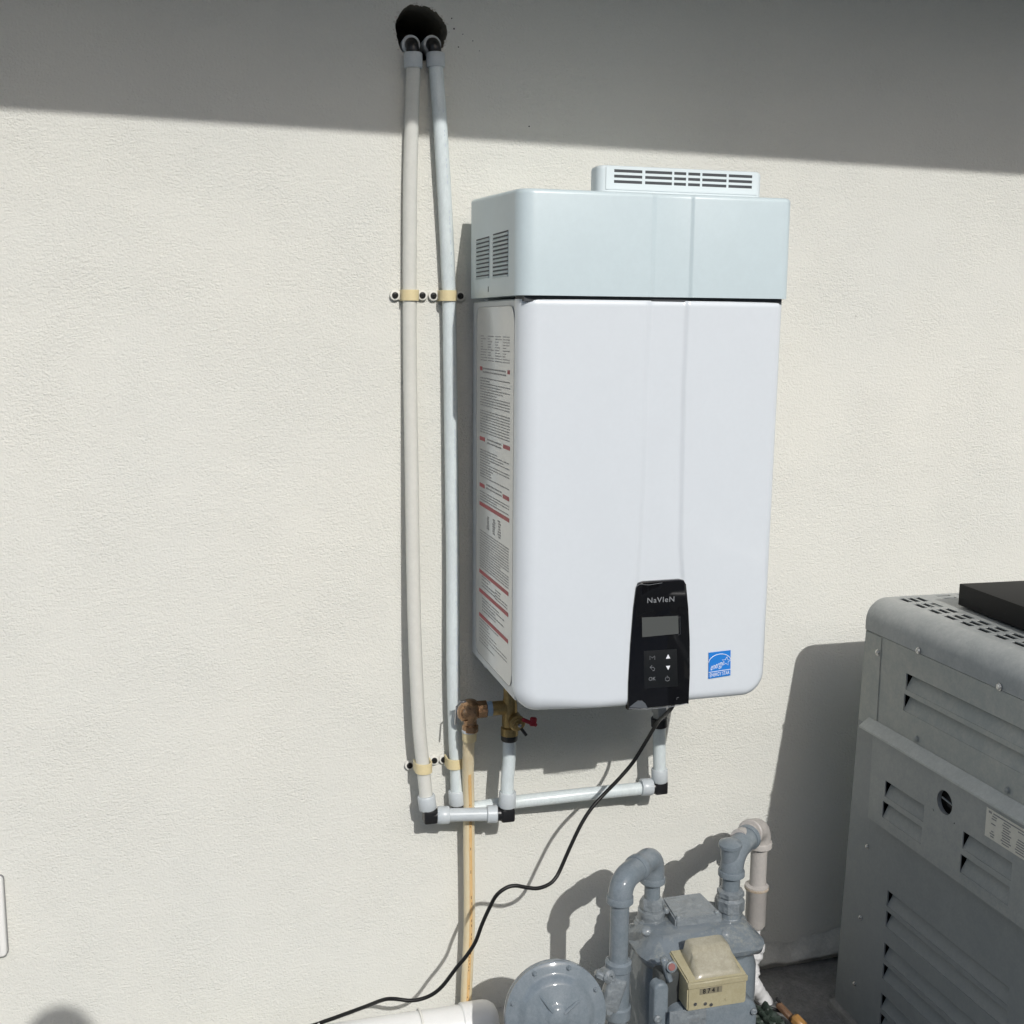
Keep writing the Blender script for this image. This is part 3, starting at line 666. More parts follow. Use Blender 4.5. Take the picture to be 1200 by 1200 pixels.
def bar(bm, a, b, w_, h_):
    a, b = Vector(a), Vector(b); t_ = (b-a); L = t_.length; q = t_.to_track_quat('X', 'Z').to_matrix().to_4x4(); q.translation = a
    box(bm, (0, -w_/2, -h_/2), (L, w_/2, h_/2), min(w_, h_)*0.25, 1, q)
bm = new_bm(); bar(bm, fc+Vector((0, -.016, -.002)), P(617, 862, .115), 0.005, 0.006); link('black_lever', bm, M_black, valve)
bm = new_bm(); bar(bm, P(612, 843, .12), P(629, 850, .12), 0.007, 0.007); bar(bm, P(621, 845.5, .12), P(628.5, 846, .12), 0.008, 0.017); link('red_handle', bm, M_redh, valve)
h0, h1 = P(592, 829, .085), P(567, 831, .082)
bm = new_bm(); tube(bm, [h0, h0.lerp(h1, .65)], 0.0135, 16); link('side_branch', bm, M_brass, valve)
bm = new_bm(); tube(bm, [h0.lerp(h1, .58), h0.lerp(h1, .64), h0.lerp(h1, .92)], [0.0125, 0.0142, 0.0135], 16); link('thread_tape', bm, M_tape, valve)
bm = new_bm(); lathe(bm, h0.lerp(h1, .85), h1-h0, [(0.014, 0), (0.017, .002), (0.017, .018), (0.014, .02), (0.0145, .03)], 8)
rb = P(551, 832, .08)
lathe(bm, rb+Vector((0, 0, -.030)), (0, 0, 1), [(0.0145, -.012), (0.0155, -.010), (0.0155, 0.0), (0.0125, 0.003), (0.0125, 0.012), (0.0185, 0.020), (0.0205, 0.032), (0.018, 0.043), (0.010, 0.049), (0.0, 0.050)], 24)
lathe(bm, rb+Vector((-.004, 0, -.004)), (-1, -.15, 0.1), [(0.017, 0), (0.0165, 0.012), (0.011, 0.018), (0.007, 0.019), (0.0, 0.02)], 20)
rel = link('relief_valve', bm, M_bronze, valve)
bm = new_bm(); bar(bm, P(541, 822, .10), P(535, 828, .095), 0.006, 0.003); bar(bm, P(535, 828, .095), P(533.5, 849, .095), 0.006, 0.003); bar(bm, P(546, 821.5, .098), P(539, 822.5, .098), 0.009, 0.003); link('test_lever', bm, M_steel, rel)

# ------------------------------------------------------------------ yellow drain pipe
dp = [P(549.8, 857, .078), P(549, 880, .068), P(548.5, 905, .052), P(549.2, 940, .040), P(549.5, 985, .036), P(550, 1080, .034), P(547.5, 1140, .034), P(545.5, 1186, .034)]
drain = thing('drain_pipe', 'pale yellow drain pipe dropping from the copper coloured relief valve down the wall', 'pipe', P(549, 1190, .034))
bm = new_bm(); tube(bm, crom(dp, 6), 0.0112, 24); link('tube', bm, M_cpvc, drain)
collar('adapter', P(550.3, 851, .08), P(549.9, 868, .078), 0.0135, M_strap, drain)
bm = new_bm(); lathe(bm, P(550.3, 858, .08), (0, 0, 1), [(0.0138, 0), (0.0148, .001), (0.0148, .006), (0.0138, .007)], 24); link('adapter_ring', bm, M_ring, drain)
bm = new_bm(); off = Vector((0.0006, -0.0080, 0.0)); tube(bm, [q+off for q in crom(dp[2:], 6)], 0.0042, 10); link('print_stripe', bm, mat('orange_print', (0.66, 0.40, 0.15), 0.35, c2=(0.72, 0.52, 0.28), vscale=60, stretch=(1, 1, .3)), drain)
bm = new_bm(); qs = crom(dp[3:], 14)
for i in range(len(qs)-1):
    if random.random() < .45: k_ = random.uniform(-.0015, .0015); tube(bm, [qs[i]+Vector((.0006+k_, -.0121, 0)), qs[i].lerp(qs[i+1], .5)+Vector((.0006+k_, -.0121, 0))], 0.0006, 4)
pm = link('print_marks', bm, M_wood, drain); pm['kind'] = 'stuff'

# ------------------------------------------------------------------ black power cord
cp = [((791, 822), .30), ((786, 831), .285), ((780, 837), .255), ((771, 846), .20), ((757, 869), .155), ((742, 893), .14), ((725, 913), .14), ((708.5, 930), .14), ((694, 946), .145), ((681, 966), .15), ((668, 993), .155), ((657, 1018), .16), ((651, 1029), .165), ((643, 1036.5), .17), ((630, 1041), .175), ((617, 1040), .175), ((605, 1038), .175), ((594, 1040), .175), ((582, 1049), .175), ((573.5, 1064), .17), ((564.5, 1084), .17), ((557, 1104), .17), ((546, 1121), .17), ((535, 1134), .168), ((518, 1156), .165), ((502.5, 1167.5), .16), ((483, 1172.5), .155), ((461, 1170.5), .145), ((448, 1172), .13), ((427, 1180), .10), ((394, 1192), .07), ((372, 1200), .055), ((340, 1214), .045), ((330, 1262), .04)]
cord = thing('power_cord', 'thin black power cord hanging from under the water heater and curling down the wall', 'cord', P(600, 1038, .17))
bm = new_bm(); tube(bm, crom([P(*q, d) for q, d in cp], 5), 0.0036, 12); link('cable', bm, M_cord, cord)

# ------------------------------------------------------------------ white condensate tube near the ground
wz = P(540, 1180, .09).z-0.041; wx = P(570, 1184, .09).x
cond = thing('condensate_tube', 'fat white plastic tube with end cap lying low along the wall', 'pipe', (wx-0.2, -0.09, wz))
bm = new_bm(); lathe(bm, (wx-0.045, -0.09, wz), (-1, 0.0, 0.0), [(0.040, 0), (0.040, 0.55), (0.036, 0.556)], 40); link('tube', bm, M_whitep, cond)
bm = new_bm(); lathe(bm, (wx-0.05, -0.09, wz), (1, 0, 0), [(0.041, 0), (0.0432, 0.002), (0.0432, 0.045), (0.041, 0.055), (0.034, 0.066), (0.024, 0.071), (0, 0.073)], 40); link('end_cap', bm, M_whitep, cond)
for xx in (0.13, 0.32):
    bm = new_bm(); tube(bm, [Vector((wx-xx, -0.09+0.042*math.cos(a), wz+0.042*math.sin(a))) for a in [math.pi*k/16-0.1 for k in range(18)]], 0.0022, 6); link('strap', bm, M_wclip, cond)

# ------------------------------------------------------------------ white outlet cover at the left edge
oz1, oz0, ox = P(7, 1030, .02).z, P(7, 1123, .02).z, P(5, 1080, .02).x
outlet = thing('outlet_cover', 'white weatherproof outlet cover on the stucco wall at the far left edge', 'outlet cover', (ox-0.055, 0, (oz0+oz1)/2))
bm = new_bm(); slab(bm, rrect(ox-0.11, ox, oz0, oz1, 0.008), 0.0, -0.016, 0.004, lambda u, v, h: Vector((u, h, v))); link('cover_plate', bm, M_whitep, outlet)
bm = new_bm(); slab(bm, rrect(ox-0.10, ox-0.010, oz0+0.01, oz1-0.01, 0.006), -0.0155, -0.03, 0.004, lambda u, v, h: Vector((u, h, v))); link('lid', bm, M_whitep, outlet)
bm = new_bm(); slab(bm, rrect(ox-0.111, ox+0.0015, oz0-0.002, oz1+0.001, 0.008), 0.0, -0.0035, 0, lambda u, v, h: Vector((u, h, v))); link('gasket', bm, mat('grey_gasket', (.22, .22, .22), .7), outlet)

# ------------------------------------------------------------------ gas pipework and regulator
dR = 0.27
def axis_at(px, py, d): return P(px, py, d)
riser = thing('gas_riser', 'grey painted gas riser arching over from the regulator to the left meter inlet', 'gas pipe', P(725, 1195, dR))
r0 = P(725.5, 1128, dR); r1 = P(725.5, 1060, dR); rx, ry = (r0.x+r1.x)/2, -dR
rt = Vector((rx, ry, P(725.5, 1058, dR).z)); rbm = Vector((rx, ry, P(725.5, 1129, dR).z))
bm = new_bm(); tube(bm, [rbm-Vector((0, 0, .01)), rt+Vector((0, 0, .008))], 0.0172, 28); link('pipe', bm, M_gas, riser)
n2 = P(764.5, 1040, .19); nx, ny = n2.x, n2.y
zc1 = P(727, 1022, dR).z; 
a_ = Vector((rx, ry, rt.z)); c_ = Vector((rx, ry, zc1)); e2c = Vector((nx, ny, P(766, 1012, .19).z))
c2_ = Vector((c_.x, c_.y, (c_.z+e2c.z)/2)); e2c.z = c2_.z = (zc1+e2c.z)/2
hd = (e2c-c2_).normalized()
midp = c2_+hd*((e2c-c2_).length*0.55)
elbow('elbow', a_, c2_, midp, 0.0222, M_gas, riser, rad=0.036, seg=28, rim=(0.0245, 0.013))
elbow('elbow', midp-hd*0.008, e2c, Vector((nx, ny, P(766, 1034, .19).z)), 0.0218, M_gas, riser, rad=0.03, seg=28, rim=(0.0242, 0.012))
zt = P(765, 1034, .19).z; zbm = P(765, 1053, .19).z
bm = new_bm(); tube(bm, [Vector((nx, ny, zt+.01)), Vector((nx, ny, zbm-.01))], 0.0150, 24); link('nipple', bm, M_gas, riser)
bm = new_bm(); lathe(bm, (nx, ny, zbm), (0, 0, -1), [(0.016, -.003), (0.0215, 0.0), (0.024, 0.006), (0.024, 0.016), (0.0215, 0.018)], 8, 0.3)
lathe(bm, (nx, ny, zbm-.017), (0, 0, -1), [(0.021, 0), (0.0265, 0.003), (0.0265, 0.016), (0.024, 0.02), (0.03, 0.024), (0.03, 0.034)], 28); link('union_nut', bm, M_gasr, riser)
# lower coupling / cock
zA, zB_ = P(725, 1126, dR).z, P(725, 1198, dR).z
bm = new_bm(); lathe(bm, (rx, ry, zA), (0, 0, -1), [(0.020, -.004), (0.0245, 0), (0.0245, 0.014), (0.022, 0.017), (0.022, 0.085), (0.025, 0.088), (0.025, 0.108), (0.020, 0.112), (0.018, 0.113), (0.018, 0.18)], 28)
cock = link('gas_cock', bm, M_gas, riser)
bm = new_bm()
box(bm, (-0.020, -0.012, -0.034), (0.017, 0.012, 0.030), 0.007, 3, Matrix.Translation(Vector((rx-0.014, ry-0.014, zA-0.052)))@Matrix.Rotation(R(18), 4, 'Y'))
lathe(bm, (rx-0.030, ry-0.002, zA-0.018), (0.3, -1, 0.1), [(0.0115, 0), (0.0125, .004), (0.0125, .02), (0.008, .024), (0.004, 0.024), (0.004, .018), (0, .018)], 20)
lathe(bm, (rx-0.028, ry-0.004, zA-0.083), (0.2, -1, 0.1), [(0.010, 0), (0.011, .004), (0.011, .018), (0.007, .022), (0.0, .022)], 20)
bar(bm, (rx-0.048, ry-0.01, zA-0.010), (rx-0.012, ry-0.018, zA-0.028), 0.018, 0.014)
link('cock_body', bm, M_gasr, cock)

reg = thing('gas_regulator', 'round grey painted gas regulator with a bolted diaphragm disc beside the riser', 'gas regulator', P(653, 1187, .32))
rc_ = P(652.5, 1190, .315); ax = Vector((-0.10, -1.0, 0.26)).normalized(); RD = 0.0905
bm = new_bm(); lathe(bm, rc_-ax*0.02, ax, [(0.045, -0.035), (0.075, -.02), (0.084, -0.006), (RD, -0.004), (RD, 0.0035), (RD-.002, 0.005)], 56); link('rear_casing', bm, M_gas, reg)
bm = new_bm(); lathe(bm, rc_-ax*0.0145, ax, [(RD-.001, 0), (RD, 0.002), (RD, 0.0075), (RD-0.003, 0.0095), (0.072, 0.010), (0.066, 0.013), (0.060, 0.019), (0.052, 0.022), (0.024, 0.024), (0.019, 0.027), (0.014, 0.030), (0, 0.031)], 56); fr = link('front_casing', bm, M_gas, reg)
ux = ax.cross(Vector((0, 0, 1))).normalized(); uy = ux.cross(ax).normalized()
for k in range(8):
    a = 2*math.pi*k/8+0.32; q = rc_+(ux*math.cos(a)+uy*math.sin(a))*0.0815-ax*0.007
    bm = new_bm(); lathe(bm, q, ax, [(0.0048, 0), (0.0048, 0.0035), (0.004, 0.0045)], 6); lathe(bm, q, ax, [(0.0025, 0), (0.0025, 0.008), (0, 0.0085)], 8); link('flange_bolt', bm, M_gas, reg)
for a in (0.9, 2.6, 4.75):
    bm = new_bm(); d1 = ux*math.cos(a)+uy*math.sin(a)
    tube(bm, [rc_+d1*0.012+ax*0.0135, rc_+d1*0.034+ax*0.0095, rc_+d1*0.052+ax*0.0055], [0.004, 0.0032, 0.002], 8); link('casing_rib', bm, M_gas, reg)
bm = new_bm(); tube(bm, [rc_+Vector((0.05, 0.03, 0.0)), Vector((rx, ry, rc_.z-0.02))], 0.019, 20); link('outlet_neck', bm, M_gas, reg)

# ------------------------------------------------------------------ gas meter
meter = thing('gas_meter', 'grey painted domestic gas meter with beige index box, between riser and outlet elbow', 'gas meter', (0.38, -0.27, GZ+0.02))
mz = -1.150
bm = new_bm()      # main casing: tapered rounded plan
def ring_plan(cx, cy, hx, hy, r, n=6): return [(x, y) for x, y in rrect(cx-hx, cx+hx, cy-hy, cy+hy, r, n)]
levels = [(GZ+0.03, 0.108, 0.07, .05), (GZ+0.05, 0.116, 0.075, .055), (mz-0.075, 0.116, 0.075, .055), (mz-0.050, 0.110, 0.066, .05)]
MX, MY = 0.385, -0.225
rg = [[bm.verts.new((x, y, z)) for x, y in ring_plan(MX, MY, hx, hy, r)] for z, hx, hy, r in levels]
for A, B in zip(rg, rg[1:]):
    for k in range(len(A)): bm.faces.new((A[k], A[(k+1) % len(A)], B[(k+1) % len(A)], B[k]))
bm.faces.new(rg[-1]); bm.faces.new(rg[0][::-1]); link('casing', bm, M_gas, meter)
bm = new_bm()      # top casting with rim and sloping shoulders
levels = [(mz-0.060, 0.110, 0.062, .05, 0), (mz-0.040, 0.114, 0.070, .05, 0), (mz-0.037, 0.122, 0.080, .05, 0), (mz-0.028, 0.124, 0.082, .05, 0), (mz-0.024, 0.119, 0.077, .05, 0), (mz-0.022, 0.114, 0.070, .045, .002), (mz-0.012, 0.108, 0.060, .04, .006), (mz-0.004, 0.100, 0.054, .035, .010), (mz+0.000, 0.092, 0.050, .03, .012)]
rg = [[bm.verts.new((x, y+dy+0.004*math.sin(x*60), z+0.0015*math.sin(x*90+y*70))) for x, y in ring_plan(MX, MY, hx, hy, r)] for z, hx, hy, r, dy in levels]
for A, B in zip(rg, rg[1:]):
    for k in range(len(A)): bm.faces.new((A[k], A[(k+1) % len(A)], B[(k+1) % len(A)], B[k]))
bm.faces.new(rg[-1]); bm.faces.new(rg[0][::-1]); topc = link('top_casting', bm, M_dust, meter, 60)
bm = new_bm()      # textured top plate
pq = [P(775, 1047, .165), P(821, 1043, .165), P(847, 1071, .235), P(792, 1080, .235)]
pt = [(q.x, q.y) for q in pq]; z_pl = mz
def plz(u, v): return mz+0.020+(v+0.20)*0.16
slab(bm, pt[::-1], mz-0.01, mz, 0.0, lambda u, v, h: Vector((u, v, plz(u, v) if h > mz-0.005 else mz-0.012)), 2)
bmesh.ops.bevel(bm, geom=bm.edges[:], offset=0.003, segments=2, affect='EDGES')
link('top_plate', bm, M_gasr, meter)
for q in ((775, 1047), (846, 1071), (792, 1079)):
    c = P(*q, .2 if q[1] < 1060 else .235); bm = new_bm(); zz = plz(c.x, c.y)
    lathe(bm, (c.x+(0.008 if q[0] < 800 else -.008), c.y+0.006*(1 if q[1] > 1060 else -1), zz-0.004), (0, 0, 1), [(0.006, 0), (0.006, .005), (0.004, .008), (0, .009)], 10); link('plate_screw', bm, M_gasr, meter)
# front rim lip (curved bead left of the index)
bm = new_bm(); lathe(bm, P(757.5, 1091, .265), (-.2, -.7, .7), [(0.009, -.008), (0.009, 0.003), (0.005, 0.006), (0, .006)], 12); link('rim_screw', bm, M_gasr, topc)
bm = new_bm(); lathe(bm, P(851, 1095, .27), (-.1, -.7, .7), [(0.009, -.012), (0.009, 0.003), (0.005, 0.006), (0, .006)], 12); link('rim_screw', bm, M_gasr, topc)
# outlet spud collar
op_ = P(855.5, 1062, .215); ox_, oy_ = op_.x, op_.y
bm = new_bm(); lathe(bm, (ox_, oy_, mz-.02), (0, 0, 1), [(0.032, 0), (0.032, 0.012), (0.027, 0.017), (0.024, 0.02), (0.024, 0.04)], 28); link('outlet_spud', bm, M_dust, meter)
bm = new_bm(); lathe(bm, (nx, ny, mz-.02), (0, 0, 1), [(0.034, 0), (0.034, 0.012), (0.029, 0.017), (0.026, 0.02), (0.026, 0.03)], 28); link('inlet_spud', bm, M_gasr, meter)
# index box and its clear cover
ia, ib = P(807, 1153, .37), P(873, 1143, .37)
ix0, ix1 = ia.x-0.002, ib.x+0.003; iz1 = (ia.z+ib.z)/2+0.001; iz0 = iz1-0.053; iyf = -0.372; iyb = -0.285
bm = new_bm(); pl = [(iyf, iz0), (iyf, iz1), (iyf+0.006, iz1+0.004), (iyb, iz1+0.016), (iyb, iz0+0.002)]
va = [bm.verts.new((ix0, y, z)) for y, z in pl]; vb = [bm.verts.new((ix1, y, z)) for y, z in pl]
for k in range(5): bm.faces.new((va[k], va[(k+1) % 5], vb[(k+1) % 5], vb[k]))
bm.faces.new(va[::-1]); bm.faces.new(vb); bmesh.ops.bevel(bm, geom=bm.edges[:], offset=0.0025, segments=2, affect='EDGES')
idx = link('index_box', bm, M_index, meter)
bm = new_bm(); n = 10; rows = []
for j in range(n+1):
    t = j/n; y = iyf+0.005+(iyb-0.014-iyf-0.005)*t; h = 0.003+0.031*min(1, t*1.6)*(1-0.10*t); sh = 0.004+0.012*t
    xa, xb = ix0+0.014+sh*0.3, ix1-0.004-sh*0.3
    row = []
    for k in range(13):
        s = k/12; xx = xa+(xb-xa)*s; hh = h*(1-abs(2*s-1)**14)
        row.append(bm.verts.new((xx, y, iz1+0.002+hh+0.009*t)))
    rows.append(row)
for A, B in zip(rows, rows[1:]):
    for k in range(12): bm.faces.new((A[k], A[k+1], B[k+1], B[k]))
bnd = [e_ for e_ in bm.edges if e_.is_boundary]; ex = bmesh.ops.extrude_edge_only(bm, edges=bnd)
for v in ex['geom']:
    if isinstance(v, bmesh.types.BMVert): v.co.z = iz1-0.002
link('clear_cover', bm, M_clear, idx, 60)
iw = ix1-ix0
bm = new_bm(); box(bm, (ix0-.001, iyf-.003, iz1-0.010), (ix1+.001, iyf+.004, iz1+0.001), 0.0015, 1); link('front_rim', bm, M_index, idx)
bm = new_bm(); box(bm, (ix0+iw*.20, iyf-.0008, iz1-.024), (ix0+iw*.58, iyf+.002, iz1-0.0125), 0.0003, 1); win = link('digit_window', bm, mat('window_print', (0.22, 0.20, 0.14), 0.3), idx)
bm = text_bm('8 7 4 1', 0.0125, lambda u, v: Vector((ix0+iw*.39+u, iyf-.0011, iz1-.0183+v)), bold=0.0003, sx=0.9); link('digits', bm, M_black, win)
for a, b in ((.13, .040), (.30, .042), (.40, .0455), (.66, .040)):
    bm = new_bm(); lathe(bm, (ix0+iw*a, iyf+.001, iz1-b), (0, -1, 0), [(0.0032, 0), (0.0032, .0025), (0.0015, .0028), (0, .0022)], 10); link('index_screw', bm, M_steel if a < .5 else M_index, idx)
# dark block standing for the recess's shade, valve lug left of the index
bm = new_bm(); box(bm, (ix0-0.040, -0.335, iz0-.03), (ix0+0.01, -0.30, iz1+0.003), 0.008, 2); link('recess_shade', bm, mat('shadowed_cast_metal', (0.05, 0.055, 0.055), .6, bump=.5), meter)
bm = new_bm(); bar(bm, P(777, 1122, .335), P(785, 1150, .335), 0.014, 0.012); lathe(bm, P(787, 1133, .345), (0, -1, .2), [(0.010, -.01), (0.010, 0.002), (0.006, .003), (0, .003)], 14); lug = link('seal_lug', bm, M_dust, meter)
bm = new_bm(); lathe(bm, P(787, 1133, .3475), (0, -1, .2), [(0.0065, 0), (0.0065, 0.0018), (0.0, .002)], 12); link('red_seal', bm, mat('red_seal_paint', (.28, .12, .11), .6), lug)
# left upright lug
bm = new_bm(); l0 = P(775, 1157, .345)
slab(bm, rrect(l0.x-0.014, l0.x+0.014, l0.z-0.09, l0.z+0.008, 0.013), -0.325, -0.348, 0.005, lambda u, v, h: Vector((u, h, v))); link('case_lug', bm, M_gas, meter)
bm = new_bm(); lathe(bm, P(770.5, 1194, .35), (0, -1, .1), [(0.007, -.004), (0.007, 0.003), (0.004, .005), (0, .004)], 12); link('lug_screw', bm, M_gasr, meter)
# front diaphragm case below the index
f0, f1 = P(783, 1190, .355), P(887, 1178, .355)
bm = new_bm(); pl = rrect(f0.x, f1.x, GZ+0.01, f1.z+0.018, 0.028, 8)
slab(bm, pl, -0.300, -0.362, 0.010, lambda u, v, h: Vector((u, h, v-(0.030 if (v > -1.3 and u < f0.x+0.02) else 0)*0))); 
front = link('front_case', bm, M_gas, meter)
q0, q1 = P(785, 1187, .364), P(828, 1183, .364)
bm = new_bm(); slab(bm, [(q0.x, q0.z-.05), (q1.x, q0.z-.05), (q1.x, q0.z+.001), (q0.x, q0.z+.001)], -0.3621, -0.3640, 0.0006, lambda u, v, h: Vector((u, h, v))); npl = link('name_plate', bm, M_gasr, front)
cx_ = P(813, 1196, .364)
link('plate_lettering', text_bm('1992', 0.011, lambda u, v: Vector((cx_.x+u, -.3645, cx_.z+v)), ), M_print, npl)
bm = new_bm(); lathe(bm, P(883, 1185, .364), (0, -1, .1), [(0.006, -.004), (0.006, 0.003), (0.003, .005), (0, .004)], 12); link('case_screw', bm, M_gasr, front)

# outlet: union, nipple, grey street elbow
outp = thing('gas_outlet_pipe', 'grey painted union and 45 degree elbow rising from the right meter spud', 'gas pipe', (ox_, oy_, mz+.02))
zu0, zu1 = P(856, 1066, .215).z, P(856, 1040, .215).z
bm = new_bm(); lathe(bm, (ox_, oy_, zu0), (0, 0, 1), [(0.024, 0), (0.0275, 0.003), (0.0275, 0.024), (0.024, 0.027), (0.022, 0.030), (0.026, 0.032), (0.026, 0.040), (0.018, 0.044)], 8, 0.2); link('union_nut', bm, M_gasr, outp)
zn = P(857, 1024, .215).z
bm = new_bm(); tube(bm, [Vector((ox_, oy_, zu0+.03)), Vector((ox_, oy_, zn+.01))], 0.0172, 24); link('nipple', bm, M_gas, outp)
ec = P(862, 992, .20); ee = P(884, 976, .145)
ea = Vector((ox_, oy_, zn-.004)); ek = Vector((ox_, oy_, P(862, 998, .215).z))
elbow('street_elbow', ea, ek, P(878, 980, .165), 0.0225, M_gas, outp, rad=0.04, seg=28, rim=(0.0252, 0.012))
bm = new_bm(); lathe(bm, ek+Vector((-.004, 0.0, 0.004)), (-0.06, -0.05, 1), [(0.018, -.02), (0.0185, 0.006), (0.0222, 0.009), (0.0222, 0.015), (0.017, 0.018), (0.010, 0.021), (0, 0.022)], 24); link('elbow_boss', bm, M_gas, outp)

beige = thing('house_gas_pipe', 'beige painted gas pipe with elbow and coupling dropping beside the meter near the wall', 'gas pipe', P(888, 1000, .115))
b2 = P(889, 968, .115); bx, by = P(889, 1010, .115).x, -.115
b2 = Vector((bx, by, P(888, 970, .115).z)); b0 = P(868, 981, .18)
bd = (b2-b0).normalized()
bm = new_bm(); tube(bm, [b0-bd*.01, b0.lerp(b2, .55)], 0.0170, 24); link('nipple', bm, M_beige, beige)
elbow('elbow', b0.lerp(b2, .45), b2, Vector((bx, by, P(889, 993, .115).z)), 0.0225, M_beige, beige, rad=0.03, seg=28, rim=(0.0252, 0.013))
bm = new_bm(); tube(bm, [Vector((bx, by, P(889, 990, .115).z)), Vector((bx, by, P(886, 1045, .115).z))], 0.0165, 24); link('pipe', bm, M_beige, beige)
zk0, zk1 = P(886, 1037, .115).z, P(885, 1086, .115).z
bm = new_bm(); lathe(bm, (bx-.002, by, zk0), (0, 0, -1), [(0.018, -.002), (0.0235, 0), (0.0235, 0.008), (0.0205, 0.012), (0.0205, abs(zk1-zk0)-.006), (0.017, abs(zk1-zk0))], 28); link('coupling', bm, M_beige, beige)
bm = new_bm(); lathe(bm, (bx-.002, by, zk0-.001), (0, 0, -1), [(0.0222, 0), (0.0243, 0.002), (0.0243, 0.006), (0.0222, 0.0085)], 28); link('rust_ring', bm, mat('rusty_paint', (0.36, 0.27, 0.18), .7, c2=(.50, .46, .40), vscale=60, bump=.5), beige)
bm = new_bm(); lathe(bm, (bx-.001, by, zk1+.004), (0, 0, -1), [(0.0105, 0), (0.0105, 0.03)], 20); link('reducer', bm, M_tapew, beige)
bm = new_bm(); lathe(bm, (bx-.001, by, zk1-.017), (0, 0, -1), [(0.0112, 0), (0.0112, 0.004)], 20); link('red_band', bm, M_red, beige)

wrap = thing('wrapped_gas_line', 'lumpy white wrapped gas line below the beige coupling, going down behind the meter', 'gas pipe', P(884, 1120, .12))
wpts = [P(884.5, 1099, .115), P(884, 1106, .117), P(883.5, 1118, .12), P(881, 1128, .122), P(880.5, 1140, .125), P(881, 1146, .13), P(884, 1156, .13), P(890, 1164, .125), P(896, 1174, .12), P(903, 1186, .11)]
wr = [0.010, 0.017, 0.0185, 0.0135, 0.0175, 0.0135, 0.017, 0.0145, 0.0165, 0.012]
sp_ = crom(wpts, 5); sr = []
for i in range(len(sp_)):
    t = i/5; k = int(t); f = t-k; sr.append((wr[k] if k >= len(wr)-1 else wr[k]+(wr[k+1]-wr[k])*smooth(f))*(1+0.05*math.sin(i*1.9)))
bm = new_bm(); tube(bm, sp_, sr, 18); link('wrapping', bm, M_tapew, wrap)
bm = new_bm(); lathe(bm, P(889, 1110, .125), (1, -.4, -.1), [(0.013, -.012), (0.0145, 0), (0.0135, 0.008), (0.007, 0.012), (0, 0.013)], 16); link('test_tee', bm, M_tapew, wrap)

# bits lying by the wall at the foot of the meter
junk = thing('broken_stake', 'short brown wooden stake wrapped with orange tape on the dark ground behind the meter', 'stake', P(925, 1190, .2))
bm = new_bm(); bar(bm, P(911, 1176, .20), P(934, 1200, .24), 0.014, 0.012); link('stick', bm, M_wood, junk)
bm = new_bm(); bar(bm, P(929, 1191, .235), P(944, 1206, .26), 0.020, 0.018); link('orange_tape', bm, M_orange, junk)
bm = new_bm(); bar(bm, P(909.5, 1169, .20), P(918, 1182, .205), 0.006, 0.006); bar(bm, P(902, 1181, .2), P(920, 1187, .2), .006, .006); link('black_clip', bm, M_black, junk)
gb = thing('ground_clump', 'dark green lump on the ground between gas meter and brown stake', 'clump', P(897, 1190, .2))  # dark green object, shaped as a rough lump
bm = new_bm(); t = bmesh.ops.create_icosphere(bm, subdivisions=4, radius=0.03); c = P(897, 1196, .2)
for v in t['verts']:
    q = v.co.normalized(); k = 1+0.22*math.sin(q.x*9+q.z*7)+0.12*math.sin(q.y*17+q.x*13)+random.uniform(-.05, .05); v.co = Vector((v.co.x*k, v.co.y*k, v.co.z*k*0.9))+c
link('green_lump', bm, M_ygreen, gb)

# ------------------------------------------------------------------ louvred grey pool heater cabinet
AX, AY = 0.722, -0.22; AT, AB = -0.546, -1.385; AL = 0.95
cab = thing('heater_cabinet', 'large grey louvred metal pool heater cabinet standing at the right edge by the wall', 'pool heater', (AX+0.4, AY-0.45, AB))
def A3(u, z, off=0.0): return Vector((AX-off, AY-u, z))
def A3t(u, z, off=0.0): # back edge leans slightly towards the base
    return Vector((AX-off, AY-u+(0.040*max(0, (-0.60-z)/0.84) if u < 0.03 else 0), z))
lf = lambda u, v, h: A3t(u, v, h)
up_l = [(0.135, 0.80, -0.6815, -0.6515), (0.132, 0.80, -0.7215, -0.6905)]
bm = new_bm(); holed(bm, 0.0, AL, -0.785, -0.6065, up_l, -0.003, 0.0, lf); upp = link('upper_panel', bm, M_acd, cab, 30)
mid_l = [(0.116, 0.234, -0.889, -0.859), (0.112, 0.231, -0.931, -0.8998), (0.341, 0.461, -0.889, -0.859), (0.339, 0.459, -0.931, -0.8998)]
lowz = [-1.0735, -1.114, -1.178, -1.219, -1.280, -1.320]
low_l = [(0.119, 0.457, z-0.031, z) for z in lowz]+[(0.53, 0.86, z-0.031, z) for z in lowz]
bm = new_bm(); holed(bm, 0.0, AL, AB, -0.785, low_l+[(0.09, 0.9, -0.942, -0.80)], -0.003, 0.0, lf); low = link('lower_panel', bm, M_aclow, cab, 30)
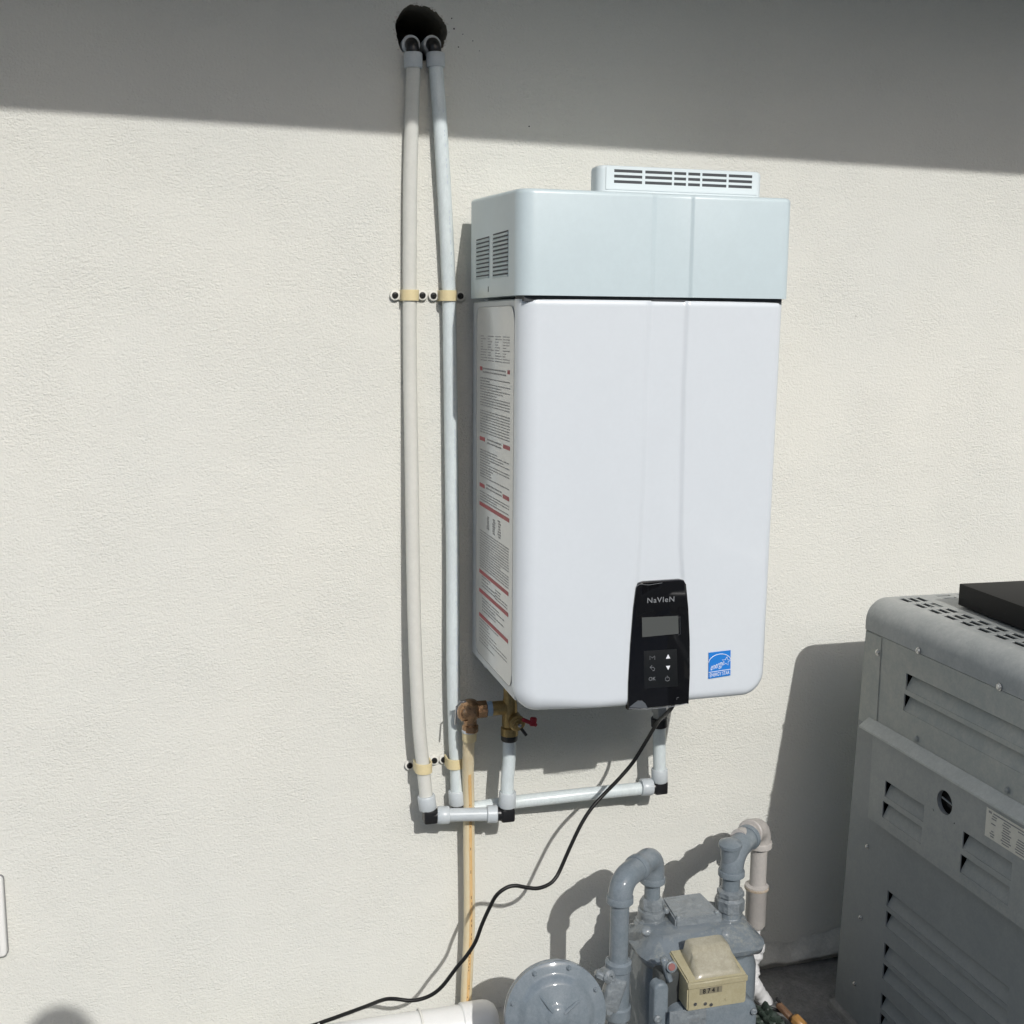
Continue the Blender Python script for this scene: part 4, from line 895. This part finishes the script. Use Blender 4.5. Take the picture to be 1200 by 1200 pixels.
# middle panel: holed plate plus a round port
bm = new_bm(); HU, HZ, HRr = 0.288, -0.831, 0.0205
holed(bm, 0.067, 0.93, -0.9505, -0.7875, mid_l+[(HU-.03, HU+.03, HZ-.026, HZ+.03)], 0.0145, 0.0165, lambda u, v, h: A3(u, v, h))
ra, rb_ = [], []
for k in range(48):
    a = 2*math.pi*k/48; c, s = math.cos(a), math.sin(a); tq = min(0.03/max(abs(c), 1e-6), (0.03 if s > 0 else 0.026)/max(abs(s), 1e-6))
    ra.append(bm.verts.new(A3(HU+c*tq, HZ+s*tq, 0.0165))); rb_.append(bm.verts.new(A3(HU+c*HRr, HZ+s*HRr, 0.0165)))
rc2 = [bm.verts.new(v.co+Vector((0.008, 0, 0))) for v in rb_]
for k in range(48):
    j = (k+1) % 48; bm.faces.new((ra[k], ra[j], rb_[j], rb_[k])); bm.faces.new((rb_[k], rb_[j], rc2[j], rc2[k]))
box(bm, A3(0.93, -0.9505, 0.0144), A3(0.067, -0.9485, 0.0))
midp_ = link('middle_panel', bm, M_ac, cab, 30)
bm = new_bm(); box(bm, A3(0.069, -0.9485, 0.0002), A3(0.067, -0.7875, 0.0144)); link('panel_return', bm, M_ac, cab)
# knob in the port
bm = new_bm(); lathe(bm, A3(HU, HZ, -0.010), (-1, 0, 0), [(0.0195, 0), (0.0195, 0.004), (0.012, 0.006), (0.011, 0.016), (0, 0.017)], 24); kn = link('port_knob', bm, M_dark, cab)
bm = new_bm(); bar(bm, A3(HU-.014, HZ+.004, 0.012), A3(HU+.008, HZ-.003, 0.006), 0.003, 0.003); link('knob_lever', bm, M_aclow, kn)
# louvre blades
def blade(u0, u1, zt, zb, off, par, m):
    bm = new_bm(); n = 6; th = 0.0012; dp = 0.0105
    prof = [(off-0.0012, zb), (off-0.003, zb+0.004), (off-dp*.55, zb+0.014), (off-dp, zt-0.0055)]
    a = [bm.verts.new(A3(u0+(0.0 if k < 2 else 0.0012*k), z, h)) for k, (h, z) in enumerate(prof)]; b = [bm.verts.new(A3(u1-(0.0 if k < 2 else 0.002*k), z, h)) for k, (h, z) in enumerate(prof)]
    for k in range(len(prof)-1): bm.faces.new((a[k], b[k], b[k+1], a[k+1]))
    ex = bmesh.ops.extrude_face_region(bm, geom=bm.faces[:])
    for v in ex['geom']:
        if isinstance(v, bmesh.types.BMVert): v.co.x += th
    return link('louvre', bm, m, par, 40)
for u0, u1, zb, zt in up_l: blade(u0, u1, zt, zb, 0.0, upp, M_acd)
for u0, u1, zb, zt in mid_l: blade(u0, u1, zt, zb, 0.0165, midp_, M_ac)
for u0, u1, zb, zt in low_l: blade(u0, u1, zt, zb, 0.0, low, M_aclow)
# drip lip over the middle panel
bm = new_bm(); pr = [(0.0006, -0.768), (0.021, -0.783), (0.021, -0.7868), (0.0185, -0.7868), (0.0006, -0.773)]
a = [bm.verts.new(A3(0.028, z, h)) for h, z in pr]; b = [bm.verts.new(A3(AL, z, h)) for h, z in pr]
for k in range(5): bm.faces.new((a[k], a[(k+1) % 5], b[(k+1) % 5], b[k]))
bm.faces.new(a[::-1]); bm.faces.new(b); link('drip_lip', bm, mat('lip_paint', (0.46, 0.48, 0.455), .45, var=.1, vscale=12), cab)
# corner post raised strip, black sheet standing for the shade inside, side panels
bm = new_bm(); box(bm, A3(0.054, -0.768, 0.0002), A3(0.002, -0.6075, 0.0016)); link('corner_strip', bm, M_acd, cab)
bm = new_bm(); box(bm, (AX+0.03, AY-AL+.01, AB), (AX+0.034, AY-0.004, AT-0.03)); link('inner_shade', bm, M_dark, cab)
bm = new_bm()
bm.faces.new([bm.verts.new(q) for q in ((AX+.003, AY-.0005, -.6065), (AX+.80, AY-.0005, -.6065), (AX+.80, AY+.0370, AB), (AX+.003, AY+.0370, AB))]); box(bm, (AX+0.798, AY-AL, AB), (AX+0.80, AY-.004, -0.6)); box(bm, (AX+0.0035, AY-AL, AB), (AX+0.797, AY-AL+.002, -0.6))
link('side_panels', bm, M_ac, cab)
# top cover: rounded edge, perforated band
RT_ = 0.042; bm = new_bm()
pr = [(0.0005, -0.6055), (0.0005, AT-RT_)]+[(0.0005-RT_+RT_*math.cos(a), AT-RT_+RT_*math.sin(a)) for a in [math.pi/2*k/10 for k in range(1, 11)]]
ys = [0.0, AL]; a = [bm.verts.new(A3(-0.002, z, h)) for h, z in pr]; b = [bm.verts.new(A3(AL, z, h)) for h, z in pr]
for k in range(len(pr)-1): bm.faces.new((a[k], b[k], b[k+1], a[k+1]))
# closed rear end
cverts = a+[bm.verts.new(A3(-0.002, AT, -0.82)), bm.verts.new(A3(-0.002, -0.6055, -0.82))]; bm.faces.new(cverts)
cverts = b+[bm.verts.new(A3(AL, AT, -0.82)), bm.verts.new(A3(AL, -0.6055, -0.82))]; bm.faces.new(cverts[::-1])
tcv = link('top_cover', bm, M_actop, cab, 50)
holes = []; px0 = AX-0.0005+RT_
for ri, xr in enumerate((0.7835, 0.8005, 0.8175)):
    for k in range(15):
        y = 0.232+0.045*k-AL*0
        if xr-0.0052 > px0: holes.append((xr-0.0056, xr+0.0056, -(y+0.033), -y))
for k in range(12):
    for yy in (0.2265, 0.2445): holes.append((0.862+0.045*k, 0.892+0.045*k, -(yy+0.010), -yy))
bm = new_bm(); holed(bm, px0, AX+0.82, AY-AL, AY+0.002, holes, AT-0.002, AT, lambda u, v, h: Vector((u, v, h))); link('top_grille', bm, M_actop, tcv, 30)
bm = new_bm(); box(bm, (px0, AY-AL+.01, AT-0.034), (AX+0.8, AY+0.0, AT-0.03)); link('grille_shadow_tray', bm, M_dark, tcv)
def acscrew(u, z, off, m, r=0.0048):
    bm = new_bm(); q = A3(u, z, off); lathe(bm, q, (-1, 0, 0), [(r*1.3, 0), (r*1.3, 0.001), (r, 0.0012), (r, 0.003), (r*.6, 0.0042), (0, 0.0044)], 10); link('screw', bm, m, cab)
M_scr = mat('zinc_screw', (0.6, 0.6, 0.58), 0.25, 0.8)
for u, z in ((0.168, -0.601), (0.383, -0.601), (0.60, -0.601)): acscrew(u, z, 0.0016, M_scr)
acscrew(0.046, -0.638, 0.0018, M_scr); acscrew(0.178, -0.759, 0.0002, M_ac); acscrew(0.418, -0.759, 0.0002, M_ac)
for u, z in ((0.047, -1.02), (0.038, -1.169), (0.031, -1.312)): acscrew(u, z, 0.0002, M_scr, .0036)
# rating label
bm = new_bm(); slab(bm, [(0.394, -0.8425), (0.68, -0.8425), (0.68, -0.7945), (0.394, -0.7945)], 0.0166, 0.0172, 0, lambda u, v, h: A3(u, v, h)); rl = link('rating_label', bm, M_paper, cab)
bm = new_bm()
for k in range(3): pass
for ri in range(9):
    z = -0.804-ri*0.0042
    for c0_, c1_ in ((0.405, 0.421), (0.431, 0.456), (0.465, 0.491), (0.51, 0.55), (0.57, 0.62)):
        if random.random() < .85:
            s = random.uniform(0, .005); box(bm, A3(c1_-random.uniform(0, .008), z-0.0009, .0172), A3(c0_+s, z+0.0009, .01745))
box(bm, A3(0.407, -0.8015, .0172), A3(0.400, -0.798, .01745)); box(bm, A3(0.63, -0.8005, .0172), A3(0.411, -0.7985, .01745))
tx = link('label_text', bm, M_ink, rl); tx['kind'] = 'stuff'
# black plate on top
bm = new_bm(); t = Matrix.Translation(Vector((0.849, -0.315, -0.543)))@Matrix.Rotation(R(-2.5), 4, 'Z')
box(bm, (0, -0.62, 0.0), (0.52, 0.0, 0.040), 0.0015, 2, t); bl = link('exhaust_plate', bm, M_plate, cab)
bm = new_bm(); box(bm, (AX+.16, AY-AL+.12, AT+.0005), (AX+0.62, AY-.13, -0.5425), 0, 1); link('plate_riser', bm, M_dark, cab)
pad = thing('equipment_pad', 'thin grey concrete pad under the grey louvred cabinet', 'concrete pad', (1.1, -.7, GZ))
bm = new_bm(); box(bm, (AX-0.012, AY-AL-.05, GZ-.02), (AX+0.86, AY+0.045, AB-.0005), 0.006, 2); link('slab', bm, M_pad, pad)

# ------------------------------------------------------------------ the photographer whose head shades the lower left corner
hp = P(64, 1201)-Vector((-0.1, 1, -0.69))*2.42      # top of the head lies on this sun ray
HX, HY, HT = hp.x, hp.y, hp.z
per = thing('person', 'person in dark shirt and jeans holding up a phone to take the picture', 'person', (HX, HY, GZ))
M_skin = mat('skin', (0.45, 0.27, 0.18), 0.5, sss=0.1); M_hair = mat('dark_hair', (0.03, 0.02, 0.015), 0.6, bump=.6, bscale=300)
M_shirt = mat('navy_shirt', (0.03, 0.04, 0.07), 0.85, bump=.3, bscale=30); M_jean = mat('jeans', (0.05, 0.07, 0.13), 0.85, bump=.3, bscale=40); M_shoe = mat('shoe', (.05, .05, .05), .6)
H = HT-GZ; cx, cy = HX, HY
def skin_obj(name, vs_, es, rs, m, par, sub=2):
    me = bpy.data.meshes.new(name); me.from_pydata([Vector(v)-Vector(per['_o']) for v in vs_], es, [])
    o = bpy.data.objects.new(name, me); col.objects.link(o)
    mod = o.modifiers.new('s', 'SKIN'); mod.use_smooth_shade = True
    lay = me.skin_vertices[0].data if me.skin_vertices else None
    if lay is None:
        bpy.context.view_layer.objects.active = o; lay = me.skin_vertices[0].data
    for i, r_ in enumerate(rs): lay[i].radius = r_ if isinstance(r_, tuple) else (r_, r_)
    lay[0].use_root = True
    o.modifiers.new('b', 'SUBSURF').levels = sub; o.modifiers['b'].render_levels = sub
    dg = bpy.context.evaluated_depsgraph_get(); m2 = bpy.data.meshes.new_from_object(o.evaluated_get(dg)); bpy.data.objects.remove(o)
    for p in m2.polygons: p.use_smooth = True
    m2.materials.clear(); m2.materials.append(m); o = bpy.data.objects.new(name, m2); col.objects.link(o); o.parent = par; return o
ph = CAM+Vector((0.01, -0.022, -0.035))
sh = HT-0.30; hipz = GZ+H*0.52
def V(x, y, z): return (cx+x, cy+y, z)
bod = [V(0, 0, hipz), V(0, 0, hipz+.18), V(0, 0, sh-.06), V(0, .01, sh+.05), V(0, .02, HT-.20), V(0, .025, HT-.11)]
be = [(0, 1), (1, 2), (2, 3), (3, 4), (4, 5)]; br = [(.16, .11), (.145, .10), (.165, .11), (.06, .06), (.06, .065), (.075, .09)]
for s in (-1, 1):
    i = len(bod); hand = (ph.x+s*0.045, ph.y-0.02, ph.z-0.035)
    bod += [V(s*.19, 0, sh-.02), V(s*.25, .02, sh-.27), (hand[0]+s*.03, hand[1]-.07, hand[2]-.06), hand]; be += [(2, i), (i, i+1), (i+1, i+2), (i+2, i+3)]; br += [(.062, .062), (.045, .045), (.029, .029), (.026, .034)]
    i = len(bod); bod += [V(s*.09, 0, hipz-.06), V(s*.11, .01, GZ+.48), V(s*.12, -.02, GZ+.09), V(s*.13, .10, GZ+.035)]; be += [(0, i), (i, i+1), (i+1, i+2), (i+2, i+3)]; br += [(.088, .088), (.062, .062), (.043, .043), (.04, .03)]
body_p = skin_obj('body', bod, be, br, M_skin, per)
def head_bm():
    bm = new_bm(); bmesh.ops.create_uvsphere(bm, u_segments=32, v_segments=24, radius=1)
    for v in bm.verts:
        x, y, z = v.co; k = 1-0.22*max(0, -z)**1.5; ny_ = 0.0
        if abs(x) < .18 and y > .5 and -.45 < z < .05: ny_ = 0.16*(1-abs(x)/.18)*(1-abs(z+.22)/.27 if abs(z+.22) < .27 else 0)
        if y > .5 and .0 < z < .2 and .2 < abs(x) < .5: ny_ -= .05
        v.co = Vector((cx+x*.076*k, cy+.03+(y*k+ny_)*.095, HT-.122+z*.118))
    return bm
link('head', head_bm(), M_skin, per, 180)
bm = new_bm(); bmesh.ops.create_uvsphere(bm, u_segments=32, v_segments=20, radius=1)
bmesh.ops.delete(bm, geom=[v for v in bm.verts if v.co.z < -.45 or (v.co.y > .45 and v.co.z < .35)], context='VERTS')
for v in bm.verts: v.co = Vector((cx+v.co.x*.081, cy+.026+v.co.y*.100, HT-.119+v.co.z*.119))
link('hair', bm, M_hair, per, 180)
for s in (-1, 1):
    bm = new_bm(); bmesh.ops.create_uvsphere(bm, u_segments=12, v_segments=8, radius=.010)
    for v in bm.verts: v.co += Vector((cx+s*.03, cy+.108, HT-.115))
    link('eye', bm, M_wclip, per, 180)
    bm = new_bm(); bmesh.ops.create_uvsphere(bm, u_segments=12, v_segments=8, radius=1)
    for v in bm.verts: v.co = Vector((cx+s*.077+v.co.x*.008, cy+.025+v.co.y*.018, HT-.13+v.co.z*.03))
    link('ear', bm, M_skin, per, 180)
    for k in range(4):   # fingers closed round the phone's edges
        b_ = Vector((ph.x+s*0.052, ph.y-0.018, ph.z-0.055+k*0.019)); L = (.9, 1, .97, .8)[3-k]
        skin_obj('finger', [b_, b_+Vector((s*.010, .018, .001)), b_+Vector((s*.004, .034*L, .001)), b_+Vector((-s*.020*L, .036*L, .0))], [(0, 1), (1, 2), (2, 3)], [.009, .0085, .008, .007], M_skin, per, 1)
    b_ = Vector((ph.x+s*0.050, ph.y-0.022, ph.z-0.062)); skin_obj('thumb', [b_, b_+Vector((s*.004, -.012, .022)), b_+Vector((-s*.022, -.010, .042))], [(0, 1), (1, 2)], [.012, .0105, .009], M_skin, per, 1)
ts_ = [V(0, 0, hipz+.02), V(0, 0, hipz+.18), V(0, 0, sh-.06), V(0, .01, sh+.03)]; te = [(0, 1), (1, 2), (2, 3)]; tr = [(.172, .125), (.16, .115), (.18, .125), (.075, .075)]
for s in (-1, 1): i = len(ts_); ts_ += [V(s*.19, 0, sh-.02), V(s*.235, .014, sh-.20)]; te += [(2, i), (i, i+1)]; tr += [(.075, .075), (.062, .062)]
skin_obj('shirt', ts_, te, tr, M_shirt, per)
ts_ = [V(0, 0, hipz+.03), V(0, 0, hipz-.02)]; te = [(0, 1)]; tr = [(.168, .12), (.165, .12)]
for s in (-1, 1): i = len(ts_); ts_ += [V(s*.09, 0, hipz-.08), V(s*.11, .01, GZ+.48), V(s*.12, -.02, GZ+.07)]; te += [(1, i), (i, i+1), (i+1, i+2)]; tr += [(.098, .098), (.074, .074), (.06, .06)]
skin_obj('trousers', ts_, te, tr, M_jean, per)
for s in (-1, 1):
    bm = new_bm(); box(bm, V(s*.13-.045, -.10, GZ+.001), V(s*.13+.045, .17, GZ+.075), 0.03, 3); link('shoe', bm, M_shoe, per)
phone = thing('phone', 'black phone held upright in both hands of the photographer', 'phone', ph)
bm = new_bm(); slab(bm, rrect(ph.x-.038, ph.x+.038, ph.z-.095, ph.z+.062, .01), ph.y-.004, ph.y+.004, .001, lambda u, v, h: Vector((u, h, v))); link('phone_case', bm, M_black, phone)

for o in bpy.data.objects:
    if '_o' in o: del o['_o']
scene.cycles.max_bounces = 8
